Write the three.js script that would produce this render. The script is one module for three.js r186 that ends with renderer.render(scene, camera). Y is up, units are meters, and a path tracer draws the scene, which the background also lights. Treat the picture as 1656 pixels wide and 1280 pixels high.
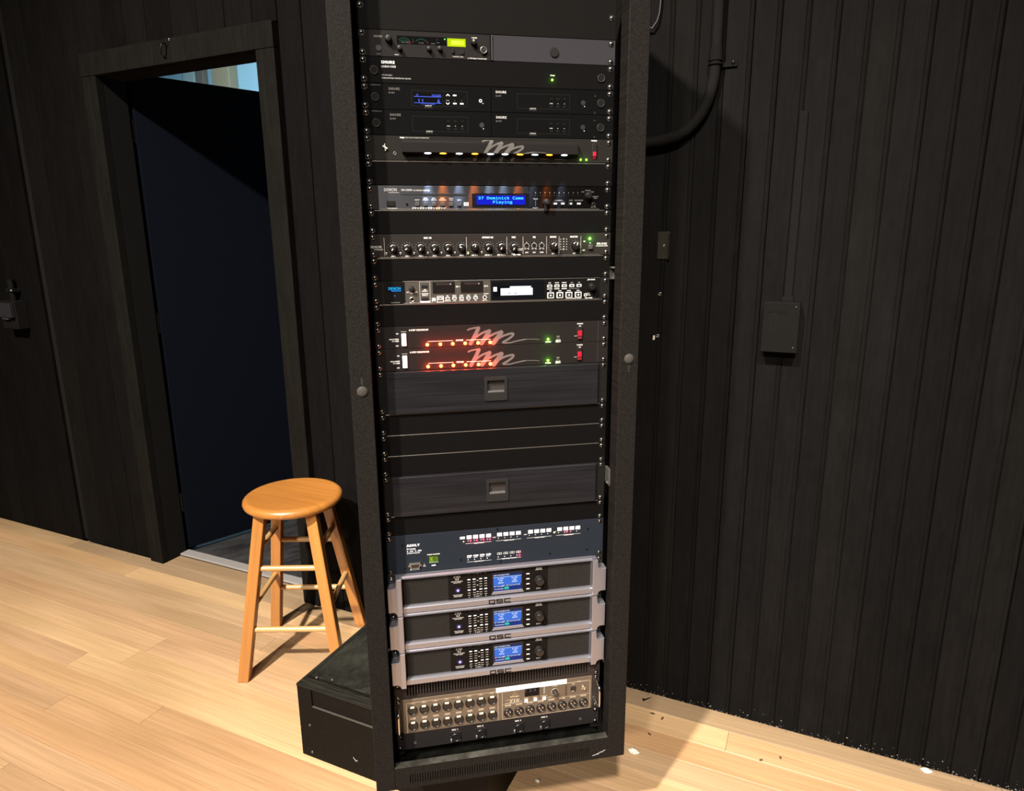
import * as THREE from 'three';
import { RoundedBoxGeometry } from 'three/addons/geometries/RoundedBoxGeometry.js';
import { mergeGeometries } from 'three/addons/utils/BufferGeometryUtils.js';
import { RectAreaLightUniformsLib } from 'three/addons/lights/RectAreaLightUniformsLib.js';

// ------------------------------------------------------------------ camera, lamps, exposure
const scene = new THREE.Scene();
scene.background = new THREE.Color(0x000000);
const camera = new THREE.PerspectiveCamera(61.21, 1656 / 1280, 0.05, 60);
camera.rotation.order = 'YXZ';
camera.position.set(0.5925, 1.46, 1.9198);
camera.rotation.set(-0.2333, 0.4284, -0.0082);

const renderer = new THREE.WebGLRenderer({ antialias: true });
renderer.toneMapping = THREE.LinearToneMapping;
renderer.toneMappingExposure = 1.0;
renderer.shadowMap.enabled = true;
RectAreaLightUniformsLib.init();

const WARM = new THREE.Color(1.0, 0.93, 0.84), SOFT = new THREE.Color(1.0, 0.93, 0.84), COOL = new THREE.Color(0.55, 0.82, 1.0);
const KEY = 315, SIDE = 190, REAR = 160, FILL_PANEL = 0.45, BACK = 30;
const LAMPS = [                                   // [x, y, z, candela, target x, y, z]
  [-0.6, 5.2, 4.5, KEY, -1.1, 0.5, 0.5, 0.52, 1.0],
  [1.45, 5.2, 4.5, SIDE, 0.75, 0.75, 0.25, 0.30, 1.0],
  [0.75, 4.5, 7.4, REAR, 0.45, 0.5, 0.6, 0.27, 1.0],
];
const CEILING = 5.7;

// ------------------------------------------------------------------ helpers
let seed = 7, globalSock;
const rnd = () => { seed = (seed * 1664525 + 1013904223) >>> 0; return seed / 4294967296; };
const taken = {};
const numbered = n => { if (!(n in taken)) { taken[n] = 0; return n; } taken[n]++; return n + '_' + String(taken[n]).padStart(3, '0'); };
function thing(name, label, category, pos = [0, 0, 0], turn = 0, group) {
  const o = new THREE.Group(); o.name = numbered(name); o.position.set(...pos); o.rotation.y = turn;
  o.userData = { label, category }; if (group) o.userData.group = group; scene.add(o); return o;
}
function solo(name, label, category, geo, mat, group) {
  const m = new THREE.Mesh(geo, mat); m.name = numbered(name); m.userData = { label, category }; if (group) m.userData.group = group; scene.add(m); return m;
}
function struct(name, geo, mat, label) {
  const m = geo ? new THREE.Mesh(geo, mat) : new THREE.Group(); m.name = numbered(name); m.userData = { kind: 'structure' }; if (label) m.userData.label = label; scene.add(m); return m;
}
function part(parent, name, geo, mat, label) {
  const m = new THREE.Mesh(geo, mat); m.name = name; if (label) m.userData.label = label; parent.add(m); return m;
}
const M = (color, roughness = 0.6, metalness = 0, more = {}) => new THREE.MeshPhysicalMaterial({ color, roughness, metalness, ...more });
const MB = (color, roughness = 0.6, metalness = 0, more = {}) => M(color, roughness, metalness, { specularIntensity: 0.07, ...more });   // dull black paints and plastics
const glow = (color, k, base = 0x050505) => new THREE.MeshStandardMaterial({ color: base, roughness: 0.4, emissive: new THREE.Color(color), emissiveIntensity: k });
const BX = (w, h, d, x = 0, y = 0, z = 0) => new THREE.BoxGeometry(w, h, d).translate(x, y, z);
const RB = (w, h, d, r, x = 0, y = 0, z = 0, s = 1) => new RoundedBoxGeometry(w, h, d, s, r).translate(x, y, z);
const BXX = (x0, x1, y0, y1, z0, z1) => BX(x1 - x0, y1 - y0, z1 - z0, (x0 + x1) / 2, (y0 + y1) / 2, (z0 + z1) / 2);
const RBX = (x0, x1, y0, y1, z0, z1, r) => RB(x1 - x0, y1 - y0, z1 - z0, r, (x0 + x1) / 2, (y0 + y1) / 2, (z0 + z1) / 2);
const merge = l => mergeGeometries(l.map(g => g.index ? g.toNonIndexed() : g), false);
const V = (x, y, z) => new THREE.Vector3(x, y, z);
function tube(pts, r, seg = 40, rs = 10, closed = false) { return new THREE.TubeGeometry(new THREE.CatmullRomCurve3(pts.map(p => V(...p)), closed, 'catmullrom', 0.5), seg, r, rs, closed); }

function noiseTex(w, h, fn, srgb) {
  const d = new Uint8Array(w * h * 4);
  for (let y = 0; y < h; y++) for (let x = 0; x < w; x++) { const c = fn(x, y), i = (y * w + x) * 4; d[i] = c[0]; d[i + 1] = c[1]; d[i + 2] = c[2]; d[i + 3] = 255; }
  const t = new THREE.DataTexture(d, w, h); t.wrapS = t.wrapT = THREE.RepeatWrapping; t.magFilter = THREE.LinearFilter; t.minFilter = THREE.LinearFilter;
  if (srgb) t.colorSpace = THREE.SRGBColorSpace; t.needsUpdate = true; return t;
}
function lattice(nx, ny) {                         // tileable value noise
  const g = new Float32Array(nx * ny); for (let i = 0; i < g.length; i++) g[i] = rnd();
  return (u, v) => {
    const x = ((u % 1) + 1) % 1 * nx, y = ((v % 1) + 1) % 1 * ny, x0 = Math.floor(x), y0 = Math.floor(y);
    let fx = x - x0, fy = y - y0; fx = fx * fx * (3 - 2 * fx); fy = fy * fy * (3 - 2 * fy);
    const a = g[(y0 % ny) * nx + x0 % nx], b = g[(y0 % ny) * nx + (x0 + 1) % nx], c = g[((y0 + 1) % ny) * nx + x0 % nx], e = g[((y0 + 1) % ny) * nx + (x0 + 1) % nx];
    return (a + (b - a) * fx) * (1 - fy) + (c + (e - c) * fx) * fy;
  };
}
const clamp = (v, a = 0, b = 255) => Math.max(a, Math.min(b, v));

// wood grain along u: 2 m x 0.35 m
const n1 = lattice(5, 60), n2 = lattice(14, 150), n3 = lattice(40, 220), n4 = lattice(6, 5);
const woodMap = noiseTex(1024, 512, (x, y) => {
  const u = x / 1024, v = y / 512, w = 0.03 * (n4(u, v) - 0.5);
  const g = 0.5 * n1(u, v + w) + 0.3 * n2(u, v + w) + 0.2 * n3(u, v);
  const k = 0.86 + 0.17 * (g - 0.25), p = 0.08 * (n4(u + 0.3, v + 0.2) - 0.5);
  return [clamp(245 * (k + p)), clamp(241 * (k + p * 1.1 - 0.01)), clamp(232 * (k + p * 1.4 - 0.03))];
}, true);
woodMap.repeat.set(1 / 2, 1 / 0.35);
const woodBump = noiseTex(512, 256, (x, y) => { const u = x / 512, v = y / 256, g = 0.55 * n2(u, v) + 0.45 * n3(u, v); return [255 * g, 255 * g, 255 * g]; });
woodBump.repeat.set(1 / 2, 1 / 0.35);
// brushed paint on the wall boards, grain along v (uv in metres)
const b1 = lattice(160, 14), b2 = lattice(60, 40), b3 = lattice(18, 9);
const paintBump = noiseTex(512, 512, (x, y) => { const u = x / 512, v = y / 512, g = 0.5 * b1(u, v) + 0.25 * b2(u, v) + 0.25 * b3(u, v); return [255 * g, 255 * g, 255 * g]; });
const paintMap = noiseTex(512, 512, (x, y) => { const u = x / 512, v = y / 512, g = 205 + 60 * (0.4 * b1(u + 0.2, v) + 0.25 * b2(u, v) + 0.35 * b3(u, v) - 0.4); return [clamp(g), clamp(g * 0.985), clamp(g * 0.965)]; }, true);
for (const t of [paintBump, paintMap]) t.repeat.set(1 / 0.9, 1 / 0.9);
// powder coat: fine pebbles, 64 mm tile
const pc = lattice(80, 80), pc2 = lattice(34, 34);
const powder = noiseTex(256, 256, (x, y) => { const g = 255 * (0.6 * pc(x / 256, y / 256) + 0.4 * pc2(x / 256, y / 256)); return [g, g, g]; });
const powderMap = noiseTex(256, 256, (x, y) => { const g = clamp(190 + 70 * (pc(x / 256 + 0.4, y / 256) - 0.4)); return [g, g * 0.98, g * 0.955]; }, true);
for (const t of [powder, powderMap]) t.repeat.set(1 / 0.11, 1 / 0.11);
// dusty smear for the base top
const s1 = lattice(7, 5), s2 = lattice(30, 9), s3 = lattice(90, 60);
const dustMap = noiseTex(512, 512, (x, y) => { const u = x / 512, v = y / 512, d = (u + v * 0.6); const g = 88 + 120 * (0.45 * s1(u, v) + 0.35 * s2(d, v) + 0.2 * s3(u, v) - 0.3); return [clamp(g), clamp(g * 1.0), clamp(g * 0.95)]; }, true);
dustMap.repeat.set(1.6, 1.6);

// planar uv in metres for extruded or boxed boards (axis: the two coordinates used)
function planar(g, a, b, ou = 0, ov = 0) {
  const p = g.attributes.position, uv = new Float32Array(p.count * 2), get = (i, k) => k === 'x' ? p.getX(i) : k === 'y' ? p.getY(i) : p.getZ(i);
  for (let i = 0; i < p.count; i++) { uv[2 * i] = get(i, a) + ou; uv[2 * i + 1] = get(i, b) + ov; }
  g.setAttribute('uv', new THREE.BufferAttribute(uv, 2)); return g;
}

// ------------------------------------------------------------------ materials of the setting
const blackPaint = ['#151414', '#131212', '#161514', '#121111'].map(c => MB(c, 0.66, 0, { map: paintMap, bumpMap: paintBump, bumpScale: 0.0007 }));
const blackTrim = MB('#1c1b19', 0.62, 0, { map: paintMap, bumpMap: paintBump, bumpScale: 0.001 });
const shellBlack = MB('#1a1918', 0.85);
const woodTones = ['#d1ad87', '#cda881', '#d4b18c', '#c9a37e', '#d0ac8a', '#d7b58f', '#cfa781', '#caa684'];
const plankMats = woodTones.map(c => M(c, 0.42, 0, { map: woodMap, bumpMap: woodBump, bumpScale: 0.0003 }));
const plankPale = M('#d9b78f', 0.42, 0, { map: woodMap, bumpMap: woodBump, bumpScale: 0.0003 });
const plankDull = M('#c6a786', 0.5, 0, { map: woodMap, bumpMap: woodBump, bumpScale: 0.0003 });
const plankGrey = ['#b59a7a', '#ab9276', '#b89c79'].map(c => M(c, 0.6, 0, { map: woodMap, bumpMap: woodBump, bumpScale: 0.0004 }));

// ------------------------------------------------------------------ floor: single boards where they can be told apart
const DX0 = -2.055, DX1 = -1.226, DY = 2.085, WT = -0.11;
const floor = struct('floor', BXX(-6, 5, -0.12, -0.02, -0.12, 8), M('#6f5f4c', 0.7));
{
  const mk = (x0, x1, z0, z1, mat) => {
    const w = z1 - z0 - 0.0012, L = x1 - x0 - 0.0010, c = 0.0005, s = new THREE.Shape();
    s.moveTo(-w / 2, -0.02); s.lineTo(w / 2, -0.02); s.lineTo(w / 2, -c); s.lineTo(w / 2 - c, 0); s.lineTo(-w / 2 + c, 0); s.lineTo(-w / 2, -c); s.closePath();
    const g = new THREE.ExtrudeGeometry(s, { depth: L, bevelEnabled: false }).rotateY(Math.PI / 2);
    planar(g, 'x', 'z', rnd() * 7, rnd() * 3);
    g.translate(x0, 0, (z0 + z1) / 2);
    part(floor, 'floor_board', g, mat);
  };
  const rows = [0, 0.078]; while (rows[rows.length - 1] < 2.7) rows.push(rows[rows.length - 1] + 0.0875);
  for (let r = 0; r < rows.length - 1; r++) {
    let x = -4.2 - rnd() * 0.8;
    while (x < 2.6) {
      const L = 1.7 + rnd() * 2.0; let m = plankMats[Math.floor(rnd() * plankMats.length)];
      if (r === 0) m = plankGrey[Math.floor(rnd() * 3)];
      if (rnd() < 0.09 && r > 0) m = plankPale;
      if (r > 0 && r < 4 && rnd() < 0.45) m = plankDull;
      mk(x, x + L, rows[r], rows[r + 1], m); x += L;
    }
  }
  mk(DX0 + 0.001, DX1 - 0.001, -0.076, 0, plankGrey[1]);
  // the boards carry on over the rest of the stage
  const far = (x0, x1, z0, z1) => part(floor, 'floor_surface', planar(BXX(x0, x1, -0.02, -0.0005, z0, z1), 'x', 'z'), plankMats[0]);
  far(-6, 5, rows[rows.length - 1], 8); far(-6, -4.2, 0, rows[rows.length - 1]);
}

// ------------------------------------------------------------------ shell of the stage
struct('ceiling', BXX(-6, 5, CEILING, CEILING + 0.1, -0.12, 8), shellBlack);
struct('wall_left', BXX(-6.1, -6, 0, CEILING, -0.12, 8), shellBlack);
struct('wall_right', BXX(5, 5.1, 0, CEILING, -0.12, 8), shellBlack);
struct('wall_front', BXX(-6, 5, 0, CEILING, 8, 8.1), shellBlack);

// ------------------------------------------------------------------ back wall of upright boards with the doorway
const wall = struct('wall_back');
for (const g of [BXX(-6, DX0, 0, CEILING, WT, -0.016), BXX(DX1, 5, 0, CEILING, WT, -0.016), BXX(DX0, DX1, DY, CEILING, WT, -0.016)]) part(wall, 'wall_core', g, shellBlack);
{
  const board = (x0, x1, y0, y1, bead, gap = 0.0018) => {
    const w = x1 - x0 - gap, s = new THREE.Shape(), t = 0.016, dz = (rnd() - 0.5) * 0.0014, c = 0.0015;
    s.moveTo(-w / 2, -t); s.lineTo(-w / 2, -c - 0.001); s.lineTo(-w / 2 + c, dz);
    if (bead) { s.lineTo(w / 2 - 0.012, dz); s.lineTo(w / 2 - 0.0105, dz - 0.0015); s.lineTo(w / 2 - 0.009, dz - 0.0005); s.lineTo(w / 2 - 0.0045, dz + 0.0006); }
    s.lineTo(w / 2 - (bead ? 0.001 : c), dz - (bead ? 0.001 : 0)); s.lineTo(w / 2, -c - 0.001); s.lineTo(w / 2, -t); s.closePath();
    const g = new THREE.ExtrudeGeometry(s, { depth: y1 - y0, bevelEnabled: false }).rotateX(-Math.PI / 2).rotateY(0);
    // shape (x, z) extruded along +y
    g.applyMatrix4(new THREE.Matrix4().set(1, 0, 0, 0, 0, 1, 0, 0, 0, 0, -1, 0, 0, 0, 0, 1));
    g.index || flip(g);
    planar(g, 'x', 'y', rnd() * 3, rnd() * 3);
    g.translate((x0 + x1) / 2, y0, 0);
    part(wall, 'wall_board', g, blackPaint[Math.floor(rnd() * 4)]);
  };
  function flip(g) { const p = g.attributes.position.array, n = g.attributes.normal.array; for (let i = 0; i < p.length; i += 9) for (let k = 0; k < 3; k++) { let t = p[i + 3 + k]; p[i + 3 + k] = p[i + 6 + k]; p[i + 6 + k] = t; t = n[i + 3 + k]; n[i + 3 + k] = n[i + 6 + k]; n[i + 6 + k] = t; } }
  const top = CEILING;
  // right of the doorway: narrow beaded boards, two wider ones beside the casing
  board(-1.136, -1.0335, 0, top, false, 0.005);
  board(-1.0335, -0.93, 0, top, false);
  for (let x = -0.9235, k = 0; x < 3.4; x += 0.0655, k++) { const j = (rnd() - 0.5) * 0.001; board(x - 0.0655 * 0 + j - 0.0005, x + 0.0655 + j, 0, top, true, rnd() < 0.15 ? 0.0022 : 0.0009); }
  // left of the doorway: wider boards, a wide open joint at x = -2.63
  for (const [a, b] of [[-2.14, -2.25], [-2.25, -2.36], [-2.36, -2.48], [-2.48, -2.602]]) board(b, a, 0, top, false, 0.003);
  for (let x = -2.652; x > -5; x -= 0.115) board(x - 0.115, x, 0, top, false, 0.003);
  for (const [a, b] of [[-2.14, -2.0], [-2.0, -1.879], [-1.879, -1.76], [-1.76, -1.63], [-1.63, -1.5], [-1.5, -1.37], [-1.37, -1.245], [-1.245, -1.136]]) board(a, b, DY + 0.085, top, false, 0.003);
}
// casing round the doorway
const CW = 0.082;
struct('trim_1', planar(RBX(DX0 - CW, DX0, 0, DY, -0.016, 0.018, 0.003), 'x', 'y'), blackTrim);
struct('trim_2', planar(RBX(DX1, DX1 + CW, 0, DY, -0.016, 0.018, 0.003), 'x', 'y'), blackTrim);
struct('trim_3', planar(RBX(DX0 - CW, DX1 + CW, DY, DY + 0.084, -0.016, 0.019, 0.003), 'x', 'y'), blackTrim);
struct('trim_5', BXX(-2.2, -2.088, 0, DY + 0.02, -0.2, WT), blackTrim);
struct('trim_4', RBX(DX0, DX1, 0.001, 0.012, -0.125, -0.075, 0.004), M('#8f8a86', 0.45));
// door leaf, swung open into the room behind
{
  const d = struct('door_1', null, null, 'dark navy door leaf swung open behind the doorway');
  d.position.set(-2.064, 0, -0.132); d.rotation.y = Math.atan2(0.933, 0.37);
  const dm = MB('#0a0d14', 0.6, 0, { bumpMap: paintBump, bumpScale: 0.0006 });
  part(d, 'door_leaf', planar(RBX(0, 0.86, 0.02, 2.122, -0.02, 0.02, 0.002), 'x', 'y'), dm);
  for (const y of [0.25, 1.1, 1.9]) part(d, 'hinge', new THREE.CylinderGeometry(0.007, 0.007, 0.09, 12).translate(-0.006, y, 0), M('#3a3937', 0.4, 0.8));
  part(d, 'door_knob', new THREE.LatheGeometry([[0, 0], [0.026, 0], [0.026, 0.004], [0.011, 0.008], [0.011, 0.03], [0.026, 0.04], [0.027, 0.055], [0, 0.062]].map(p => new THREE.Vector2(...p)), 20).rotateX(Math.PI / 2).translate(0.79, 0.95, 0.02), M('#2a2927', 0.4, 0.7));
}
// room behind
{
  const pale = M('#a9c6d0', 0.7), grey = M('#6d6a70', 0.55, 0, { map: dustMap });
  const fb = struct('floor_back', planar(BXX(-6, -0.2, -0.12, -0.004, -2.6, -0.12), 'x', 'z'), grey);
  struct('ceiling_back', BXX(-6, -0.2, 3.4, 3.5, -2.6, WT), pale);
  struct('wall_far', BXX(-6, -0.2, 0, 3.4, -2.7, -2.6), pale);
  struct('wall_far_left', BXX(-6.1, -6, 0, 3.4, -2.7, WT), pale);
  struct('wall_far_right', BXX(-0.2, -0.1, 0, 3.4, -2.7, WT), pale);
}

// ------------------------------------------------------------------ lamps
{
  const shell = M('#181716', 0.5, 0.3), lens = glow('#ffe0b8', 6, 0x222222);
  LAMPS.forEach(([x, y, z, cd, tx, ty, tz, cone, blend], i) => {
    const g = thing('stage_light', ['black stage lantern hung left over the audience side', 'black stage lantern hung right over the audience side', 'black stage lantern hung farthest back over the audience'][i], 'stage light', [x, y, z]);
    const aim = V(tx, ty, tz).sub(V(x, y, z)).normalize(), q = new THREE.Quaternion().setFromUnitVectors(V(0, 0, 1), aim);
    const b = part(g, 'housing', new THREE.LatheGeometry([[0, -0.3], [0.06, -0.3], [0.1, -0.26], [0.11, -0.05], [0.12, 0.0], [0.115, 0.0], [0.1, -0.05], [0, -0.06]].map(p => new THREE.Vector2(...p)), 32).rotateX(Math.PI / 2), shell);
    b.quaternion.copy(q);
    const l = part(g, 'lens', new THREE.CylinderGeometry(0.09, 0.09, 0.01, 32).rotateX(Math.PI / 2).translate(0, 0, -0.03), lens); l.quaternion.copy(q);
    part(g, 'hanger', BXX(-0.012, 0.012, 0.08, CEILING - y, -0.012, 0.012), shell);
    const s = new THREE.SpotLight(WARM, cd, 0, cone, blend, 2); s.position.copy(aim.clone().multiplyScalar(0.02)); s.castShadow = true; s.shadow.radius = [5, 8, 10][i]; s.shadow.mapSize.set(2048, 2048);
    s.target.position.set(tx - x, ty - y, tz - z); g.add(s); g.add(s.target);
  });
  const c = thing('unseen_ceiling_light', 'long warm fill panel added out of view on the stage ceiling', 'light', [0, CEILING, 3.6]);  // unseen panel added as soft fill light
  part(c, 'frame', RBX(-1.55, 1.55, -0.06, 0, -0.35, 0.35, 0.01), shell);
  part(c, 'diffuser', BXX(-1.5, 1.5, -0.066, -0.058, -0.3, 0.3), glow('#ffe6c4', 1.5, 0xdddddd));
  const a = new THREE.RectAreaLight(SOFT, FILL_PANEL, 3.0, 0.6); a.position.set(0, -0.075, 0); a.rotation.x = -Math.PI / 2; c.add(a);
  const k = thing('unseen_ceiling_light', 'cool white panel on the ceiling of the room behind the doorway', 'light', [-3.1, 3.4, -1.5]);
  part(k, 'frame', RBX(-0.62, 0.62, -0.05, 0, -0.32, 0.32, 0.01), M('#c8ccce', 0.5));
  part(k, 'diffuser', BXX(-0.58, 0.58, -0.056, -0.048, -0.28, 0.28), glow('#bfe2ff', 2, 0xdddddd));
  const a2 = new THREE.RectAreaLight(COOL, BACK, 1.16, 0.56); a2.position.set(0, -0.065, 0); a2.rotation.x = -Math.PI / 2; k.add(a2);
}
// things on the far wall of the room behind, seen over the open door
{
  const Z = -2.6;
  const pole = (x, w, d, col, name, label) => { const g = RBX(-w / 2, w / 2, 0, 3.39, 0.006, d, 0.008).translate(x, 0, Z); solo(name, label, 'post', g, M(col, 0.6)); };
  pole(-4.03, 0.19, 0.10, '#a58f70', 'wooden_post', 'broad tan wooden post on the pale wall behind the doorway');
  pole(-4.31, 0.09, 0.06, '#7d6e62', 'wooden_post', 'narrow brown wooden post on the pale wall behind the doorway');
  pole(-4.47, 0.14, 0.03, '#b9c4bd', 'wall_batten', 'wide grey green batten on the pale wall behind the doorway');
  const p = thing('vertical_pipe', 'pale blue painted pipe on the far wall behind the doorway', 'pipe', [-3.46, 0, Z + 0.085]);
  part(p, 'pipe_run', new THREE.CylinderGeometry(0.055, 0.055, 3.39, 28).translate(0, 1.695, 0), M('#9fbfcc', 0.5));
  for (const y of [0.9, 2.3]) part(p, 'pipe_strap', BXX(-0.075, 0.075, y, y + 0.03, -0.075, -0.05), M('#8aa6b0', 0.5));
}

// ------------------------------------------------------------------ fittings on the back wall
{
  const pipe = MB('#171615', 0.5, 0, { bumpMap: powder, bumpScale: 0.0004 });
  const c = thing('conduit', 'thick black conduit bending from the ceiling to behind the rack', 'conduit', [0.301, 0, 0.02]);
  const pts = [[0, CEILING, 0], [0, 3.5, 0], [0, 2.4, 0], [0, 2.0, 0], [0, 1.885, 0], [-0.006, 1.825, 0], [-0.03, 1.765, 0], [-0.075, 1.722, 0], [-0.14, 1.706, 0], [-0.21, 1.704, 0], [-0.5, 1.704, 0]];
  part(c, 'pipe_run', tube(pts, 0.0145, 160, 14), pipe);
  part(c, 'coupling', new THREE.CylinderGeometry(0.0172, 0.0172, 0.03, 20).translate(0, 1.905, 0), pipe);
  part(c, 'pipe_strap', merge([RBX(-0.02, 0.052, 1.876, 1.888, -0.019, -0.013, 0.001), new THREE.TorusGeometry(0.0162, 0.0026, 8, 20).rotateX(Math.PI / 2).translate(0, 1.882, 0)]), pipe);
  part(c, 'strap_screw', new THREE.SphereGeometry(0.005, 10, 6).translate(0.042, 1.886, -0.013), M('#1c1b1a', 0.4, 0.5));

  const b = thing('wall_box', 'black metal utility box with raised lettering under a slim raceway', 'electrical box', [0.5085, 1.159, 0]);
  part(b, 'raceway', merge([RBX(0.0, 0.021, 0.138, 0.598, 0, 0.011, 0.003), RBX(-0.004, 0.025, 0.128, 0.142, 0, 0.016, 0.003)]), pipe);
  part(b, 'box_body', RBX(-0.0445, 0.0445, 0, 0.13, 0, 0.046, 0.003), pipe);
  const cov = part(b, 'cover', RBX(-0.0445, 0.0445, -0.001, 0.128, 0.046, 0.0495, 0.0015), MB('#151413', 0.5, 0, { bumpMap: powder, bumpScale: 0.0005 }));
  const t = document.createElement('canvas'); t.width = 256; t.height = 64; const x = t.getContext('2d');
  x.fillStyle = '#000'; x.fillRect(0, 0, 256, 64); x.fillStyle = '#fff'; x.font = 'bold 52px sans-serif'; x.textAlign = 'center'; x.textBaseline = 'middle'; x.fillText('IOVALI', 128, 34);
  const tt = new THREE.CanvasTexture(t);
  part(b, 'raised_lettering', new THREE.PlaneGeometry(0.046, 0.0125).rotateZ(-Math.PI / 2).translate(-0.017, 0.082, 0.0498), MB('#151413', 0.5, 0, { bumpMap: tt, bumpScale: 0.0016 }), 'lettering cast into the cover');
  part(b, 'raised_rib', merge([RBX(-0.032, 0.012, 0.108, 0.1105, 0.049, 0.0508, 0.0006), RBX(-0.032, 0.012, 0.1025, 0.1045, 0.049, 0.0508, 0.0006)]), pipe);
  for (const sy of [0.012, 0.118]) part(b, 'cover_screw', new THREE.SphereGeometry(0.0035, 10, 6).scale(1, 1, 0.5).translate(0.034, sy, 0.0495), M('#24221f', 0.4, 0.5));

  const l = thing('wall_box', 'small black junction box with a hinged flap left of the wide board joint', 'electrical box', [-2.828, 1.058, 0]);
  part(l, 'box_body', RBX(-0.058, 0.058, 0, 0.13, 0, 0.055, 0.004), pipe);
  part(l, 'flap', RBX(-0.05, 0.05, 0.055, 0.122, 0.055, 0.075, 0.004).rotateX(0), MB('#2c2a2d', 0.35, 0.2));
  part(l, 'flap_latch', RBX(-0.03, 0.012, 0.045, 0.056, 0.055, 0.07, 0.003), M('#8a8788', 0.3, 0.8));
  part(l, 'conduit_stub', new THREE.CylinderGeometry(0.013, 0.013, 0.1, 14).translate(0.0, 0.178, 0.022), pipe);
  part(l, 'conduit_clip', RBX(-0.022, 0.03, 0.17, 0.185, 0, 0.037, 0.002), pipe);
  part(l, 'clip_screw', new THREE.SphereGeometry(0.006, 10, 8).translate(0.022, 0.178, 0.037), M('#c9c9c9', 0.25, 0.9));

  const h = thing('cup_hook', 'small black cup hook screwed into the doorway head', 'hook', [-1.64, 2.128, 0.019]);
  part(h, 'hook_plate', new THREE.CylinderGeometry(0.008, 0.008, 0.003, 14).rotateX(Math.PI / 2).translate(0, 0.02, 0.0015), M('#1d1b1a', 0.4, 0.6));
  part(h, 'hook_wire', tube([[0, 0.02, 0], [0, 0.02, 0.018], [-0.002, 0.008, 0.024], [-0.006, -0.008, 0.022], [-0.014, -0.012, 0.018], [-0.02, -0.004, 0.016]], 0.0028, 24, 8), M('#1d1b1a', 0.4, 0.6));
  solo('screw_head', 'shiny screw head on the doorway head beside the cup hook', 'screw', new THREE.SphereGeometry(0.0055, 12, 8).translate(-1.622, 2.162, 0.021), M('#d0d0d0', 0.2, 1));

  const w = thing('cable_bracket', 'small dark metal plate screwed to the boards beside the rack', 'bracket', [0.186, 1.395, 0]);
  part(w, 'plate', RBX(-0.017, 0.017, 0, 0.075, 0, 0.004, 0.001), M('#3b382f', 0.4, 0.7));
  part(w, 'plate_lip', RBX(0.013, 0.017, 0.0, 0.07, 0.003, 0.012, 0.001), M('#3b382f', 0.35, 0.7));
  part(w, 'plate_screw', new THREE.SphereGeometry(0.004, 10, 8).translate(0.001, 0.037, 0.004), M('#b8b5a8', 0.25, 0.9));
  for (const [x2, y2, lab] of [[0.181, 1.298, 'small bare screw midway between two wall fittings by the rack'], [0.18, 1.178, 'lowest bare screw with a bright ring on the boards by the rack']]) {
    const s = thing('wall_screw', lab, 'screw', [x2, y2, 0]);
    part(s, 'washer', new THREE.TorusGeometry(0.0035, 0.0014, 8, 16).translate(0, 0, 0.0015), M('#a9a69a', 0.3, 0.9));
    part(s, 'screw_head', new THREE.SphereGeometry(0.003, 10, 6).scale(1, 1, 0.5).translate(0, 0, 0.001), M('#171615', 0.4, 0.6));
  }
  solo('paint_chip', 'pale chip stuck to the boards beside the lowest bare screw', 'paint chip', RB(0.006, 0.013, 0.002, 0.0008, 0.169, 1.172, 0.001), M('#b9b3a6', 0.7));
  const ca = thing('hanging_cable', 'thin black cable looping down the wall beside the rack top', 'cable', [0.125, 1.925, 0.01]);
  part(ca, 'cable_run', tube([[0.03, 1.2, 0], [0.03, 0.3, 0], [0.028, 0.12, 0.002], [0.02, 0.075, 0.004], [0.004, 0.06, 0.006], [-0.01, 0.07, 0.006], [-0.012, 0.085, 0.006]], 0.003, 60, 8), M('#141312', 0.5));
}

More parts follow.
